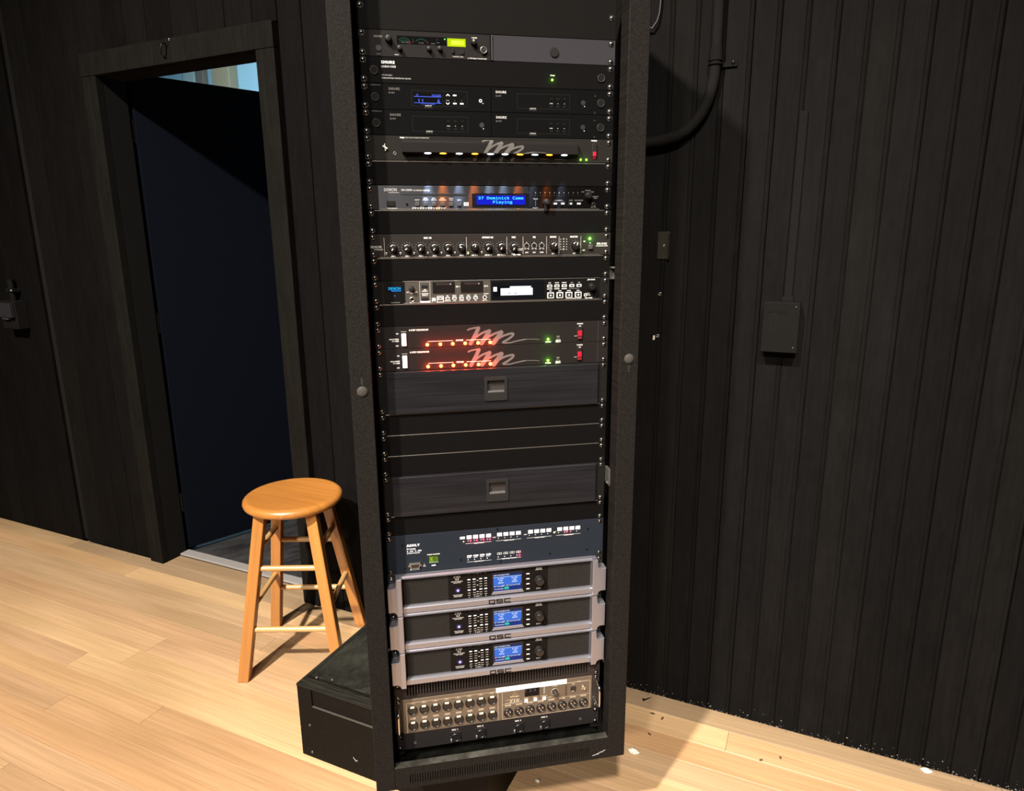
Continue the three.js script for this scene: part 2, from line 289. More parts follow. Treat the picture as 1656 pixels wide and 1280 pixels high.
// ------------------------------------------------------------------ litter on the floor
{
  const paper = M('#d2ccc0', 0.8);
  const scrap = (x, z, s, label) => { const g = new THREE.IcosahedronGeometry(s, 3); const p = g.attributes.position; for (let i = 0; i < p.count; i++) { const a = Math.sin(p.getX(i) * 900 + x * 50) * 0.25 + Math.cos(p.getZ(i) * 1100 + z * 70) * 0.2; p.setXYZ(i, p.getX(i) * (1.2 + a), p.getY(i) * (0.55 + a), p.getZ(i) * (0.85 - a)); } g.computeVertexNormals(); solo('paper_scrap', label, 'scrap', g.translate(x, s * 0.4, z), paper); };
  scrap(0.221, 0.278, 0.011, 'white crumpled scrap on the boards just beside the rack corner');
  scrap(0.008, 0.489, 0.0055, 'tiny white scrap on the boards under the overhanging rack');
  scrap(0.982, 0.018, 0.010, 'white crumb against the foot of the black board wall');
  scrap(-0.50, 0.775, 0.006, 'tiny pale scrap in front of the black rack base');
  const sc = thing('dropped_screw', 'black screw lying on the floor close to the wall', 'screw', [0.196, 0.004, 0.045], 0.9);
  part(sc, 'screw_shank', new THREE.CylinderGeometry(0.0022, 0.0012, 0.026, 8).rotateZ(Math.PI / 2).translate(0.013, -0.001, 0), M('#171412', 0.5, 0.5));
  part(sc, 'screw_head', new THREE.CylinderGeometry(0.005, 0.003, 0.004, 12).rotateZ(Math.PI / 2).translate(-0.002, 0.0015, 0), M('#171412', 0.5, 0.5));
  const crumb = M('#4a2f1b', 0.8);
  [[0.234, 0.095, 'dark splinter nearest the dropped black screw'], [0.267, 0.104, 'long dark splinter on the boards between screw and scrap'], [0.246, 0.187, 'round dark crumb on the boards beside the white scrap'], [0.56, 0.16, 'thin dark splinter out on the bright boards by the wall'], [0.61, 0.128, 'stubby dark splinter out on the bright boards by the wall']].forEach(([x, z, label], i) => {
    const g = new THREE.IcosahedronGeometry(0.0055, 1).scale(1.5 - 0.15 * i, 0.3, 0.6).rotateY(i * 1.3).translate(x, 0.0016, z); solo('wood_splinter', label, 'splinter', g, crumb);
  });
  // dust and paint flakes swept against the wall
  const fl = [], base = M('#6b675f', 0.9);
  for (let i = 0; i < 900; i++) { const x = 0.1 + rnd() * 1.7, up = rnd() < 0.5, s = 0.0006 + rnd() * rnd() * 0.0028; const g = new THREE.TetrahedronGeometry(s, 0).scale(1.6, up ? 1.2 : 0.5, 0.7).rotateY(rnd() * 6); fl.push(up ? g.translate(x, rnd() * rnd() * rnd() * 0.06 + 0.001, 0.0015) : g.translate(x, s * 0.3, 0.004 + rnd() * rnd() * 0.03)); }
  for (let i = 0; i < 60; i++) { const x = -3 + rnd() * 0.9, s = 0.001 + rnd() * 0.003; fl.push(new THREE.TetrahedronGeometry(s, 0).scale(1.6, 0.5, 0.7).rotateY(rnd() * 6).translate(x, s * 0.3, 0.004 + rnd() * 0.02)); }
  const st = solo('paint_flakes', 'grey flakes and grit swept along the foot of the board wall', 'grit', merge(fl), base); st.userData.kind = 'stuff';
}

// ------------------------------------------------------------------ stool
{
  const oak = c => M(c, 0.38, 0, { map: woodMap, bumpMap: woodBump, bumpScale: 0.0002, clearcoat: 0.35, clearcoatRoughness: 0.25 });
  const seatM = oak('#c48440'), legM = oak('#c08444'), rungM = oak('#d2aa74');
  const s = thing('wooden_stool', 'round honey coloured wooden stool standing before the dark doorway', 'stool', [-0.99, 0, 0.27]);
  const prof = [[0, 0.575], [0.135, 0.575], [0.155, 0.5775], [0.163, 0.584], [0.1655, 0.5925], [0.163, 0.601], [0.156, 0.607], [0.145, 0.6095], [0.06, 0.608], [0, 0.6075]].map(p => new THREE.Vector2(...p));
  const seat = new THREE.LatheGeometry(prof, 64); planar(seat, 'x', 'z', 0.3, 0.11);
  part(s, 'seat', seat, seatM);
  const at = (k, y) => { const r = 0.232 - (0.232 - 0.118) * y / 0.58, a = (110 + 90 * k) * Math.PI / 180; return V(Math.cos(a) * r, y, Math.sin(a) * r); };
  function beam(a, b, w, turn) {
    const g = RB(w, a.distanceTo(b), w, 0.003, 0, 0, 0, 2).rotateY(turn); planar(g, 'y', 'x', rnd() * 2, rnd());
    const q = new THREE.Quaternion().setFromUnitVectors(V(0, 1, 0), b.clone().sub(a).normalize());
    return g.applyQuaternion(q).translate((a.x + b.x) / 2, (a.y + b.y) / 2, (a.z + b.z) / 2);
  }
  for (let k = 0; k < 4; k++) {
    const g = beam(at(k, -0.004), at(k, 0.582), 0.0365, -(110 + 45) * Math.PI / 180);
    const p = g.attributes.position; for (let i = 0; i < p.count; i++) if (p.getY(i) < 0.02) p.setY(i, Math.max(p.getY(i), 0.0));
    part(s, 'leg', g, legM);
  }
  // k: 0 = front left, 1 = rear left, 2 = rear right, 3 = front right
  const rung = (i, j, y) => { const a = at(i, y), b = at(j, y); const g = new THREE.CylinderGeometry(0.0098, 0.0098, a.distanceTo(b), 14); planar(g, 'y', 'x', rnd(), rnd()); const q = new THREE.Quaternion().setFromUnitVectors(V(0, 1, 0), b.clone().sub(a).normalize()); g.applyQuaternion(q).translate((a.x + b.x) / 2, y, (a.z + b.z) / 2); part(s, 'rung', g, rungM); };
  for (const y of [0.175, 0.385]) { rung(0, 3, y); rung(1, 2, y); }
  for (const y of [0.245, 0.445]) { rung(0, 1, y); rung(2, 3, y); }
}

// ------------------------------------------------------------------ pivoting base on the floor
const metalBlack = MB('#232120', 0.5, 0.0, { map: powderMap, bumpMap: powder, bumpScale: 0.00016 });
const metalDark = MB('#141312', 0.55, 0.0, { bumpMap: powder, bumpScale: 0.0003 });
const plinthM = MB('#1d1b19', 0.5, 0, { map: powderMap, bumpMap: powder, bumpScale: 0.00016 });
{
  const b = thing('floor_plinth', 'black steel floor box with a dusty top that carries the swung out rack', 'plinth', [-0.355, 0, 0]);
  const W = 0.298, D = 0.674, H = 0.2386;
  const body = planar(RBX(-W, W, 0.004, H - 0.003, 0.004, D - 0.005, 0.003), 'x', 'y'); part(b, 'box_body', body, plinthM);
  const top = planar(RBX(-W + 0.012, W - 0.012, H - 0.006, H - 0.0012, 0.03, D - 0.045, 0.001), 'x', 'z');
  part(b, 'top_plate', top, MB('#5b5b56', 0.7, 0, { map: dustMap }), 'dusty scuffed top plate, toned paler for light from above');  // pale tone mixes real dust with light falling from above
  part(b, 'top_flange', merge([RBX(-W, W, H - 0.006, H, D - 0.034, D + 0.002, 0.0015), RBX(-W, -W + 0.012, H - 0.006, H, 0.004, D - 0.03, 0.0015), RBX(W - 0.012, W, H - 0.006, H, 0.004, D - 0.03, 0.0015)]).clone(), MB('#56534e', 0.5, 0, { map: dustMap }));
  part(b, 'front_skin', planar(merge([RBX(-W, -W + 0.05, 0.004, H - 0.006, D - 0.006, D, 0.0016), RBX(-W + 0.048, W, 0.004, H - 0.062, D - 0.006, D, 0.0016)]), 'x', 'y'), plinthM);
  part(b, 'skin_edge', RBX(-W + 0.05, W, H - 0.0632, H - 0.0612, D - 0.0052, D + 0.0002, 0.0006), M('#5b5751', 0.35, 0.5), 'bright strip painted for the highlight on the front skin edge');  // lighter strip stands in for light caught along this edge
  part(b, 'skid', RBX(-W + 0.03, W - 0.03, 0, 0.006, 0.03, D - 0.01, 0.001), metalDark);
  const sm = M('#6f6c66', 0.35, 0.9);
  for (const [x, y] of [[-W + 0.036, 0.112], [-W + 0.036, 0.022], [0.2, 0.112]]) part(b, 'box_screw', new THREE.SphereGeometry(0.0042, 10, 6).scale(1, 1, 0.5).translate(x, y, D), sm);
  for (const [x, z] of [[-W + 0.035, D - 0.045], [-W + 0.082, D - 0.055]]) part(b, 'box_screw', new THREE.SphereGeometry(0.0055, 10, 6).scale(1, 0.5, 1).translate(x, H - 0.001, z), sm);
  part(b, 'pivot', new THREE.CylinderGeometry(0.06, 0.07, 0.018, 32).translate(0.165, H + 0.007, 0.45), metalDark);
  // scrape on the front
  part(b, 'scrape', merge([RB(0.014, 0.0025, 0.0004, 0.0001).rotateZ(-0.9).translate(-0.11, 0.052, D + 0.0001), RB(0.007, 0.003, 0.0004, 0.0001).rotateZ(0.3).translate(-0.104, 0.05, D + 0.0001)]), M('#8c8780', 0.7), 'pale scrape on the front');
}

// ------------------------------------------------------------------ rack frame (local: z = 0 is the face of the panels)
const PSI = 0.6155, YT = 1.8221, U = 0.04445, RX = 0, RZ = 0.7047, RB0 = 0.2565;
const rack = thing('equipment_rack', 'tall black steel equipment rack swung out from the board wall', 'rack', [RX, RB0, RZ], PSI);
{
  const y = v => v - RB0, TOP = 2.16, F = 0.055, IN = 0.2475, OUT = 0.289, BACK = -0.46;
  const q = (g) => planar(g, 'x', 'y');
  for (const s of [-1, 1]) {
    const x0 = s < 0 ? -OUT : IN, x1 = s < 0 ? -IN : OUT;
    const c = part(rack, 'column', q(merge([RBX(x0, x1, 0, y(TOP), F - 0.004, F, 0.0018), RBX(s < 0 ? -IN - 0.0025 : IN, s < 0 ? -IN : IN + 0.0025, 0.02, y(TOP) - 0.02, 0.012, F - 0.002, 0.0008)])), metalBlack);
    part(rack, 'side_panel', q(RBX(s < 0 ? -OUT : OUT - 0.003, s < 0 ? -OUT + 0.003 : OUT, 0.002, y(TOP), BACK, F - 0.003, 0.001)), metalBlack);
    // mounting rail behind the panels
    part(rack, 'rail', merge([BXX(s < 0 ? -0.2425 : 0.2225, s < 0 ? -0.2225 : 0.2425, 0.04, y(TOP) - 0.03, -0.0062, -0.0042), BXX(s < 0 ? -0.2425 : 0.2405, s < 0 ? -0.2405 : 0.2425, 0.04, y(TOP) - 0.03, -0.05, -0.0062)]), metalDark);
    // quarter turn latch and its key slot
    const ly = y(s < 0 ? 1.1735 : 1.2150), lx = s < 0 ? -0.267 : 0.2685;
    const k = part(rack, 'latch', new THREE.SphereGeometry(0.0105, 24, 12, 0, Math.PI * 2, 0, Math.PI / 2).rotateX(Math.PI / 2).scale(1, 1, 0.45).translate(lx, ly, F), MB('#383532', 0.45, 0));
    part(rack, 'key_slot', BXX(lx - 0.0018, lx + 0.0018, ly + (s < 0 ? 0.013 : -0.0265), ly + (s < 0 ? 0.0265 : -0.013), F - 0.002, F + 0.0003), M('#060606', 0.8));
  }
  // sill with a row of narrow vent slots
  const sh = new THREE.Shape(), H = 0.056; sh.moveTo(-IN, 0.001); sh.lineTo(IN, 0.001); sh.lineTo(IN, H); sh.lineTo(-IN, H); sh.closePath();
  for (let x = -0.215; x < 0.2; x += 0.0056) { const h = new THREE.Path(); h.moveTo(x, 0.012); h.lineTo(x + 0.0017, 0.012); h.lineTo(x + 0.0017, 0.036); h.lineTo(x, 0.036); h.closePath(); sh.holes.push(h); }
  const sill = new THREE.ExtrudeGeometry(sh, { depth: 0.003, bevelEnabled: false }).translate(0, 0, F - 0.003); part(rack, 'sill', q(sill), metalBlack);
  part(rack, 'sill_ledge', planar(RBX(-IN, IN, H - 0.006, H + 0.0004, 0.036, F - 0.0002, 0.0012), 'x', 'z'), MB('#7c7875', 0.5, 0, { map: dustMap }), 'sill ledge toned paler to look lit');  // paler colour stands for the light falling on the ledge
  part(rack, 'sill_return', RBX(-IN, IN, 0.02, H - 0.004, 0.034, 0.037, 0.001), metalDark);
  part(rack, 'bottom_pan', planar(RBX(-OUT + 0.003, OUT - 0.003, 0.0, 0.004, BACK, F - 0.004, 0.001), 'x', 'z'), metalBlack);
  part(rack, 'floor_shelf', planar(RBX(-0.24, 0.24, 0.024, 0.028, BACK + 0.01, 0.034, 0.001), 'x', 'z'), MB('#252422', 0.6, 0, { map: dustMap }));
  part(rack, 'top_panel', RBX(-OUT + 0.003, OUT - 0.003, y(TOP) - 0.02, y(TOP), BACK, F, 0.002), metalBlack);
  part(rack, 'rear_panel', RBX(-OUT + 0.003, OUT - 0.003, 0.02, y(TOP) - 0.02, BACK, BACK + 0.004, 0.001), metalDark);
  // lacing brackets between rail and column on the right hand side
  part(rack, 'lacing_bracket', merge([RBX(0.2435, 0.285, y(1.372), y(1.398), -0.012, -0.009, 0.001), RBX(0.2435, 0.285, y(1.395), y(1.398), -0.012, 0.01, 0.001)]), M('#55534c', 0.45, 0.4));
  part(rack, 'lacing_bracket', merge([RBX(0.2435, 0.25, y(0.93), y(0.965), -0.01, 0.02, 0.001), RB(0.007, 0.07, 0.006, 0.001).rotateZ(0.72).translate(0.268, y(0.93), 0.012), RB(0.005, 0.065, 0.004, 0.001).rotateZ(0.72).translate(0.262, y(0.912), 0.016)]), M('#4a4845', 0.4, 0.4));
  part(rack, 'lacing_bracket', RB(0.006, 0.11, 0.006, 0.001).rotateZ(0.45).translate(0.266, y(0.45), 0.004), M('#4a4845', 0.4, 0.4));
  part(rack, 'bare_scratch', merge([[0.004, 0.022], [0.010, 0.017], [0.015, 0.020], [0.020, 0.016], [0.024, 0.021]].map(([a, l], i) => RB(l * 0.55, 0.0014 + 0.0008 * (i % 2), 0.0005, 0.0001).rotateZ(0.15 + 0.25 * (i % 3)).translate(0.212 + a, 0.013 + 0.0019 * i, F + 0.0002))), M('#8f8a8c', 0.7), 'pale scratch where the paint is gone');
  part(rack, 'dust_speck', merge([RB(0.004, 0.0015, 0.003, 0.0004).translate(-0.18, 0.029, 0.02), RB(0.003, 0.0015, 0.003, 0.0004).translate(0.12, 0.029, 0.012)]), M('#d8d4cc', 0.8));
}

// ------------------------------------------------------------------ rack units
function unit(name, label, category, u0, n, group) {
  const g = thing(name, label, category, [RX, YT - (u0 + n) * U, RZ], PSI, group); g.userData.h = n * 44.45; return g;
}
const mm = 0.001;
const white = '#d8d6d2';
// the silk screen print of a face: x in mm from the middle, y in mm from the lower edge
function sheet(w, h, base, draw, s = 4, x0 = -w / 2) {
  const c = document.createElement('canvas'); c.width = Math.round(w * s); c.height = Math.round(h * s); const k = c.getContext('2d');
  k.fillStyle = base; k.fillRect(0, 0, c.width, c.height);
  const X = x => (x - x0) * s, Y = y => (h - y) * s;
  const p = {
    k, s, X, Y,
    t(text, x, y, size, color = white, align = 'center', weight = 'bold', font = 'sans-serif', stretch = 1) { k.save(); k.fillStyle = color; k.textAlign = align; k.textBaseline = 'middle'; k.font = `${weight} ${size * s * 1.32}px ${font}`; k.translate(X(x), Y(y)); k.scale(stretch, 1); k.fillText(text, 0, 0); k.restore(); },
    r(x, y, w2, h2, color = white) { k.fillStyle = color; k.fillRect(X(x - w2 / 2), Y(y + h2 / 2), w2 * s, h2 * s); },
    o(x, y, w2, h2, color = white, lw = 0.5) { k.strokeStyle = color; k.lineWidth = lw * s; k.strokeRect(X(x - w2 / 2), Y(y + h2 / 2), w2 * s, h2 * s); },
    l(pts, color = white, lw = 0.5) { k.strokeStyle = color; k.lineWidth = lw * s; k.lineJoin = 'round'; k.lineCap = 'round'; k.beginPath(); pts.forEach(([x, y], i) => i ? k.lineTo(X(x), Y(y)) : k.moveTo(X(x), Y(y))); k.stroke(); },
    c(x, y, r, color = white, fill = true, lw = 0.5) { k.beginPath(); k.arc(X(x), Y(y), r * s, 0, Math.PI * 2); if (fill) { k.fillStyle = color; k.fill(); } else { k.strokeStyle = color; k.lineWidth = lw * s; k.stroke(); } },
    arc(x, y, r, a0, a1, color = white, lw = 0.5) { k.beginPath(); k.strokeStyle = color; k.lineWidth = lw * s; k.arc(X(x), Y(y), r * s, -a1, -a0); k.stroke(); },
    ticks(x, y, r, n = 11, color = white) { for (let i = 0; i < n; i++) { const a = (225 - 270 * i / (n - 1)) * Math.PI / 180; p.c(x + Math.cos(a) * r, y + Math.sin(a) * r, 0.35, color); } },
  };
  draw(p); const t = new THREE.CanvasTexture(c); t.colorSpace = THREE.SRGBColorSpace; return t;
}
function fit01(g, x0, x1, y0, y1) { const p = g.attributes.position, uv = new Float32Array(p.count * 2); for (let i = 0; i < p.count; i++) { uv[2 * i] = (p.getX(i) - x0) / (x1 - x0); uv[2 * i + 1] = (p.getY(i) - y0) / (y1 - y0); } g.setAttribute('uv', new THREE.BufferAttribute(uv, 2)); return g; }
// a face plate in mm, with or without print
function plate(g, x0, x1, n, mat, name = 'faceplate', z1 = 0, t = 3.2, y0 = 0.3, y1 = n * 44.45 - 0.3, r = 0.8) {
  const geo = RBX(x0 * mm, x1 * mm, y0 * mm, y1 * mm, (z1 - t) * mm, z1 * mm, r * mm);
  fit01(geo, x0 * mm, x1 * mm, y0 * mm, y1 * mm); return part(g, name, geo, mat);
}
function bx(g, name, x, y, w, h, d, mat, r = 0.4, z = 0) { return part(g, name, RB(w * mm, h * mm, d * mm, Math.min(r, w / 2.2, h / 2.2, d / 2.2) * mm, x * mm, y * mm, (z + d / 2) * mm), mat); }
function cy(g, name, x, y, r, d, mat, z = 0, seg = 24) { return part(g, name, new THREE.CylinderGeometry(r * mm, r * mm, d * mm, seg).rotateX(Math.PI / 2).translate(x * mm, y * mm, (z + d / 2) * mm), mat); }
function ring(g, name, x, y, R, r, mat, z = 0.3) { return part(g, name, new THREE.TorusGeometry(R * mm, r * mm, 8, 28).translate(x * mm, y * mm, z * mm), mat); }
const knobM = MB('#121110', 0.36, 0, { specularIntensity: 0.6 }), capM = MB('#1d1c1b', 0.36, 0, { specularIntensity: 0.6 }), pointM = M('#e4e2de', 0.6);
function knob(g, x, y, r, h, ang = 225, mat = knobM, line = pointM, z = 0) {
  const prof = [[0, 0], [r, 0], [r, h * 0.25], [r * 0.86, h * 0.3], [r * 0.8, h * 0.9], [r * 0.72, h], [0, h]].map(p => new THREE.Vector2(p[0] * mm, p[1] * mm));
  const k = part(g, 'knob', new THREE.LatheGeometry(prof, 24).rotateX(Math.PI / 2).translate(x * mm, y * mm, z * mm), mat);
  if (line) part(k, 'pointer', RB(r * 0.62 * mm, r * 0.16 * mm, 0.5 * mm, 0.05 * mm, r * 0.42 * mm, 0, 0).rotateZ(ang * Math.PI / 180).translate(x * mm, y * mm, (z + h + 0.1) * mm), line);
  return k;
}
function led(g, x, y, r, col, k, z = 0, cd = 0, flat = 0.7, name = 'led', beam = col) {
  const m = part(g, name, new THREE.SphereGeometry(r * mm, 16, 8, 0, Math.PI * 2, 0, Math.PI / 2).rotateX(Math.PI / 2).scale(1, 1, flat).translate(x * mm, y * mm, z * mm), glow(col, k, 0x101010));
  if (cd) { const p = new THREE.PointLight(beam, cd, 0, 2); p.position.set(x * mm, y * mm, (z + r * flat + 3) * mm); p.castShadow = true; p.shadow.radius = 0.05; g.add(p); }
  return m;
}
const screwGeo = new THREE.SphereGeometry(0.0041, 18, 8, 0, Math.PI * 2, 0, Math.PI / 2).rotateX(Math.PI / 2).scale(1, 1, 0.62), washGeo = new THREE.CylinderGeometry(0.0055, 0.0058, 0.0012, 20).rotateX(Math.PI / 2);
const screwM = M('#8b8885', 0.22, 1), washM = M('#151413', 0.5, 0.2);
function screws(g, n, sides = [-1, 1], ys = [6.35, n * 44.45 - 6.35], z = 0) {
  for (const s of sides) for (const y of ys) { const m = part(g, 'rack_screw', screwGeo, screwM); m.position.set(s * 0.23255, y * mm, z * mm + 0.001); const w = part(m, 'washer', washGeo, washM); w.position.z = -0.0005; }
}
function chassis(g, n, w = 430, d = 260, x = 0) { part(g, 'chassis', BXX((x - w / 2) * mm, (x + w / 2) * mm, 0.0018, n * U - 0.0018, -d * mm, -0.0034), M('#141414', 0.6, 0.3)); }
function display(g, x0, x1, y0, y1, z, tex, k, name = 'display') { const geo = RBX(x0 * mm, x1 * mm, y0 * mm, y1 * mm, (z - 0.6) * mm, z * mm, 0.1 * mm); fit01(geo, x0 * mm, x1 * mm, y0 * mm, y1 * mm); return part(g, name, geo, new THREE.MeshPhysicalMaterial({ color: 0x040404, roughness: 0.25, specularIntensity: 0.25, emissive: 0xffffff, emissiveMap: tex, emissiveIntensity: k })); }
const panelM = MB('#0c0b0b', 0.5, 0, { specularIntensity: 0.03, bumpMap: powder, bumpScale: 0.00012 });
function blank(u0, n, label, mat = panelM) { const g = unit('blank_panel', label, 'blank panel', u0, n); plate(g, -241.3, 241.3, n, mat); part(g, 'rolled_edge', new THREE.CylinderGeometry(0.0011, 0.0011, 0.452, 10).rotateZ(Math.PI / 2).translate(0, n * U - 0.0013, -0.0006), edgeM); screws(g, n); return g; }
const edgeM = M('#54504c', 0.3, 0.6);
const scribble = (p, x, y, sx, sy, col) => {        // brush stroke emblem
  const P = (a, b) => [x + (a - 720) * sx, y - (b - 80) * sy], w = a => a * Math.abs(sx);
  const st = (pts, lw) => { p.k.strokeStyle = col; p.k.lineCap = 'round'; p.k.lineJoin = 'round'; p.k.lineWidth = w(lw) * p.s; p.k.beginPath(); const q = pts.map(([a, b]) => P(a, b)); p.k.moveTo(p.X(q[0][0]), p.Y(q[0][1])); for (let i = 1; i < q.length - 1; i++) { const m = i === q.length - 2 ? q[i + 1] : [(q[i][0] + q[i + 1][0]) / 2, (q[i][1] + q[i + 1][1]) / 2]; p.k.quadraticCurveTo(p.X(q[i][0]), p.Y(q[i][1]), p.X(m[0]), p.Y(m[1])); } if (q.length === 2) p.k.lineTo(p.X(q[1][0]), p.Y(q[1][1])); p.k.stroke(); };
  st([[722, 116], [770, 88], [860, 88]], 20); st([[848, 98], [820, 170], [752, 300]], 46); st([[775, 262], [860, 160], [985, 130]], 26);
  st([[975, 145], [950, 200], [885, 300]], 52); st([[915, 262], [1000, 180], [1130, 150]], 26); st([[1122, 165], [1095, 220], [1025, 305]], 56);
  st([[1050, 280], [1130, 200], [1255, 182]], 26); st([[1255, 182], [1290, 190], [1215, 260], [1145, 300]], 28); st([[1145, 308], [1210, 318], [1320, 285], [1420, 270]], 15); st([[1400, 273], [1480, 264], [1590, 280]], 7);
};

// 3U plain panel above everything
{ const g = unit('blank_panel', 'tall plain black panel above the wireless transmitter at the rack top', 'blank panel', -4, 4); plate(g, -241.3, 241.3, 4, MB('#0e0d0c', 0.6, 0, { bumpMap: powder, bumpScale: 0.00012 })); screws(g, 4, [-1, 1], [38.1, 130]); }

// U0 left: half rack transmitter, right: filler plate
{
  const g = unit('wireless_transmitter', 'half width monitor transmitter with green meter window and yellow screen', 'transmitter', 0, 1);
  const base = '#1c1a19';
  const tex = sheet(242, 43.85, base, p => {
    p.r(-229, 22, 24, 44, '#171615');
    p.t('SHURE', -204, 33, 3.6, '#7d7973'); p.t('INPUT', -171.5, 4, 2, '#a9a6a0'); p.t('POWER', -204, 4, 1.8, '#6f6b66'); p.t('CONTROL LOCK', -60, 4.6, 2, '#a9a6a0'); p.t('J1 Wireless Transmitter', -24, 2.9, 2.6, '#c9c6c0', 'center', 'italic'); p.t('PHONES', -29, 37.5, 2.0, '#d0ccc6');
  }, 5, -241.3);
  plate(g, -241.3, -0.6, 1, MB('#ffffff', 0.5, 0, { map: tex }));
  screws(g, 1, [-1]); chassis(g, 1, 200, 220, -104);
  const win = sheet(90, 13.4, '#0a0a0a', p => {
    p.arc(-32, -2.6, 12.5, 0.75, 2.4, '#2c7a52', 1.3); p.arc(-32, -2.6, 12.5, 0.35, 0.75, '#c23a2c', 1.5); p.arc(-32, -5.8, 12, 0.8, 2.35, '#2c7a52', 1.3); p.arc(-32, -5.8, 12, 0.4, 0.8, '#c23a2c', 1.5);
    p.arc(-1, -5, 14, 0.85, 2.35, '#2f7f58', 1.3); p.arc(-1, -5, 14, 0.5, 0.85, '#c23a2c', 1.3); p.t('INPUT LEVEL', -30, 2.6, 1.7); p.t('RF LEVEL', -1, 2.6, 1.7); p.t('L', -16, 8, 1.8); p.t('R', -16, 4, 1.8); p.t('STEREO', 20, 2, 1.6); p.t('MUTE', 29, 4, 1.5); p.t('RF', 28, 9, 1.5, '#999');
  }, 8);
  display(g, -171, -81, 22.6, 36, 0.4, win, 0.42, 'meter_window');
  const lcd = sheet(33.5, 13.4, '#c8e000', p => { p.r(2, 6.5, 24, 8, '#ecff30'); p.t('P1 L', -1, 6.5, 4.4, '#f8ffb0'); }, 8);
  display(g, -80, -46.4, 21.6, 35, 0.5, lcd, 1.05);
  led(g, -84.5, 33, 1.3, '#30ff50', 3);
  knob(g, -186, 28.8, 6.3, 11, 100, knobM, null); cy(g, 'jack', -204, 14.3, 5, 1, M('#0c0b0b', 0.4), 0);
  for (const [x, y] of [[-167, 14.4], [-114, 15.4], [-94.4, 16.2]]) knob(g, x, y, 4.4, 9, 120, capM, null);
  bx(g, 'rocker_switch', -70.4, 13.5, 4, 7, 3, knobM); bx(g, 'push_button', -52.7, 12.6, 6, 7, 2, knobM);
  knob(g, -31.7, 28.9, 5.6, 11, 120, knobM, pointM); const r = cy(g, 'jack', -13.7, 17, 6, 4, M('#0b0a0a', 0.4)); ring(g, 'jack_ring', -13.7, 17, 5.6, 0.9, M('#8f8b86', 0.3, 0.9), 4);
  const f = unit('filler_panel', 'grey half width filler plate with a round plug beside the transmitter', 'filler panel', 0, 1);
  plate(f, 0.8, 241.3, 1, MB('#2a282b', 0.55, 0, { bumpMap: powder, bumpScale: 0.00012 })); bx(f, 'side_lip', 1.8, 22.2, 1.8, 43.2, 4, M('#3a383a', 0.4, 0.3), 0.3, -1);
  cy(f, 'plug', 120.9, 19, 8.2, 2.6, MB('#1f1d1c', 0.5)); screws(f, 1, [1]);
}
// U1 antenna distributor
const glossBlack = c => MB('#ffffff', 0.34, 0, { map: c });
{
  const g = unit('antenna_distributor', 'plain black antenna distribution unit with one green light', 'distributor', 1, 1);
  plate(g, -241.3, 241.3, 1, glossBlack(sheet(482.6, 43.85, '#0d0c0c', p => {
    p.t('SHURE', -201, 35.2, 5.2, '#dcdad6', 'left', 'bold', 'sans-serif', 1.15); p.t('UA844+SWB', -201, 28, 3.6, '#c4c1bc', 'left', 'normal'); p.t('470-952 MHz', -201, 13.8, 2.5, '#a3a09b', 'left', 'normal'); p.t('Antenna/Power Distribution System', -201, 8.9, 2.5, '#c4c1bc', 'left', 'normal'); p.t('POWER', 118, 23, 2, '#cfd8c8');
  })));
  screws(g, 1); chassis(g, 1); led(g, 117.6, 15.6, 2.0, '#8dff3a', 6, 0, 0.0015);
  for (const x of [-214, 214]) { cy(g, 'antenna_plug', x, 21.5, 7, 1.6, MB('#161514', 0.4)); ring(g, 'plug_ring', x, 21.5, 6.7, 0.7, MB('#3a3835', 0.35, 0.3), 1.7); }
}
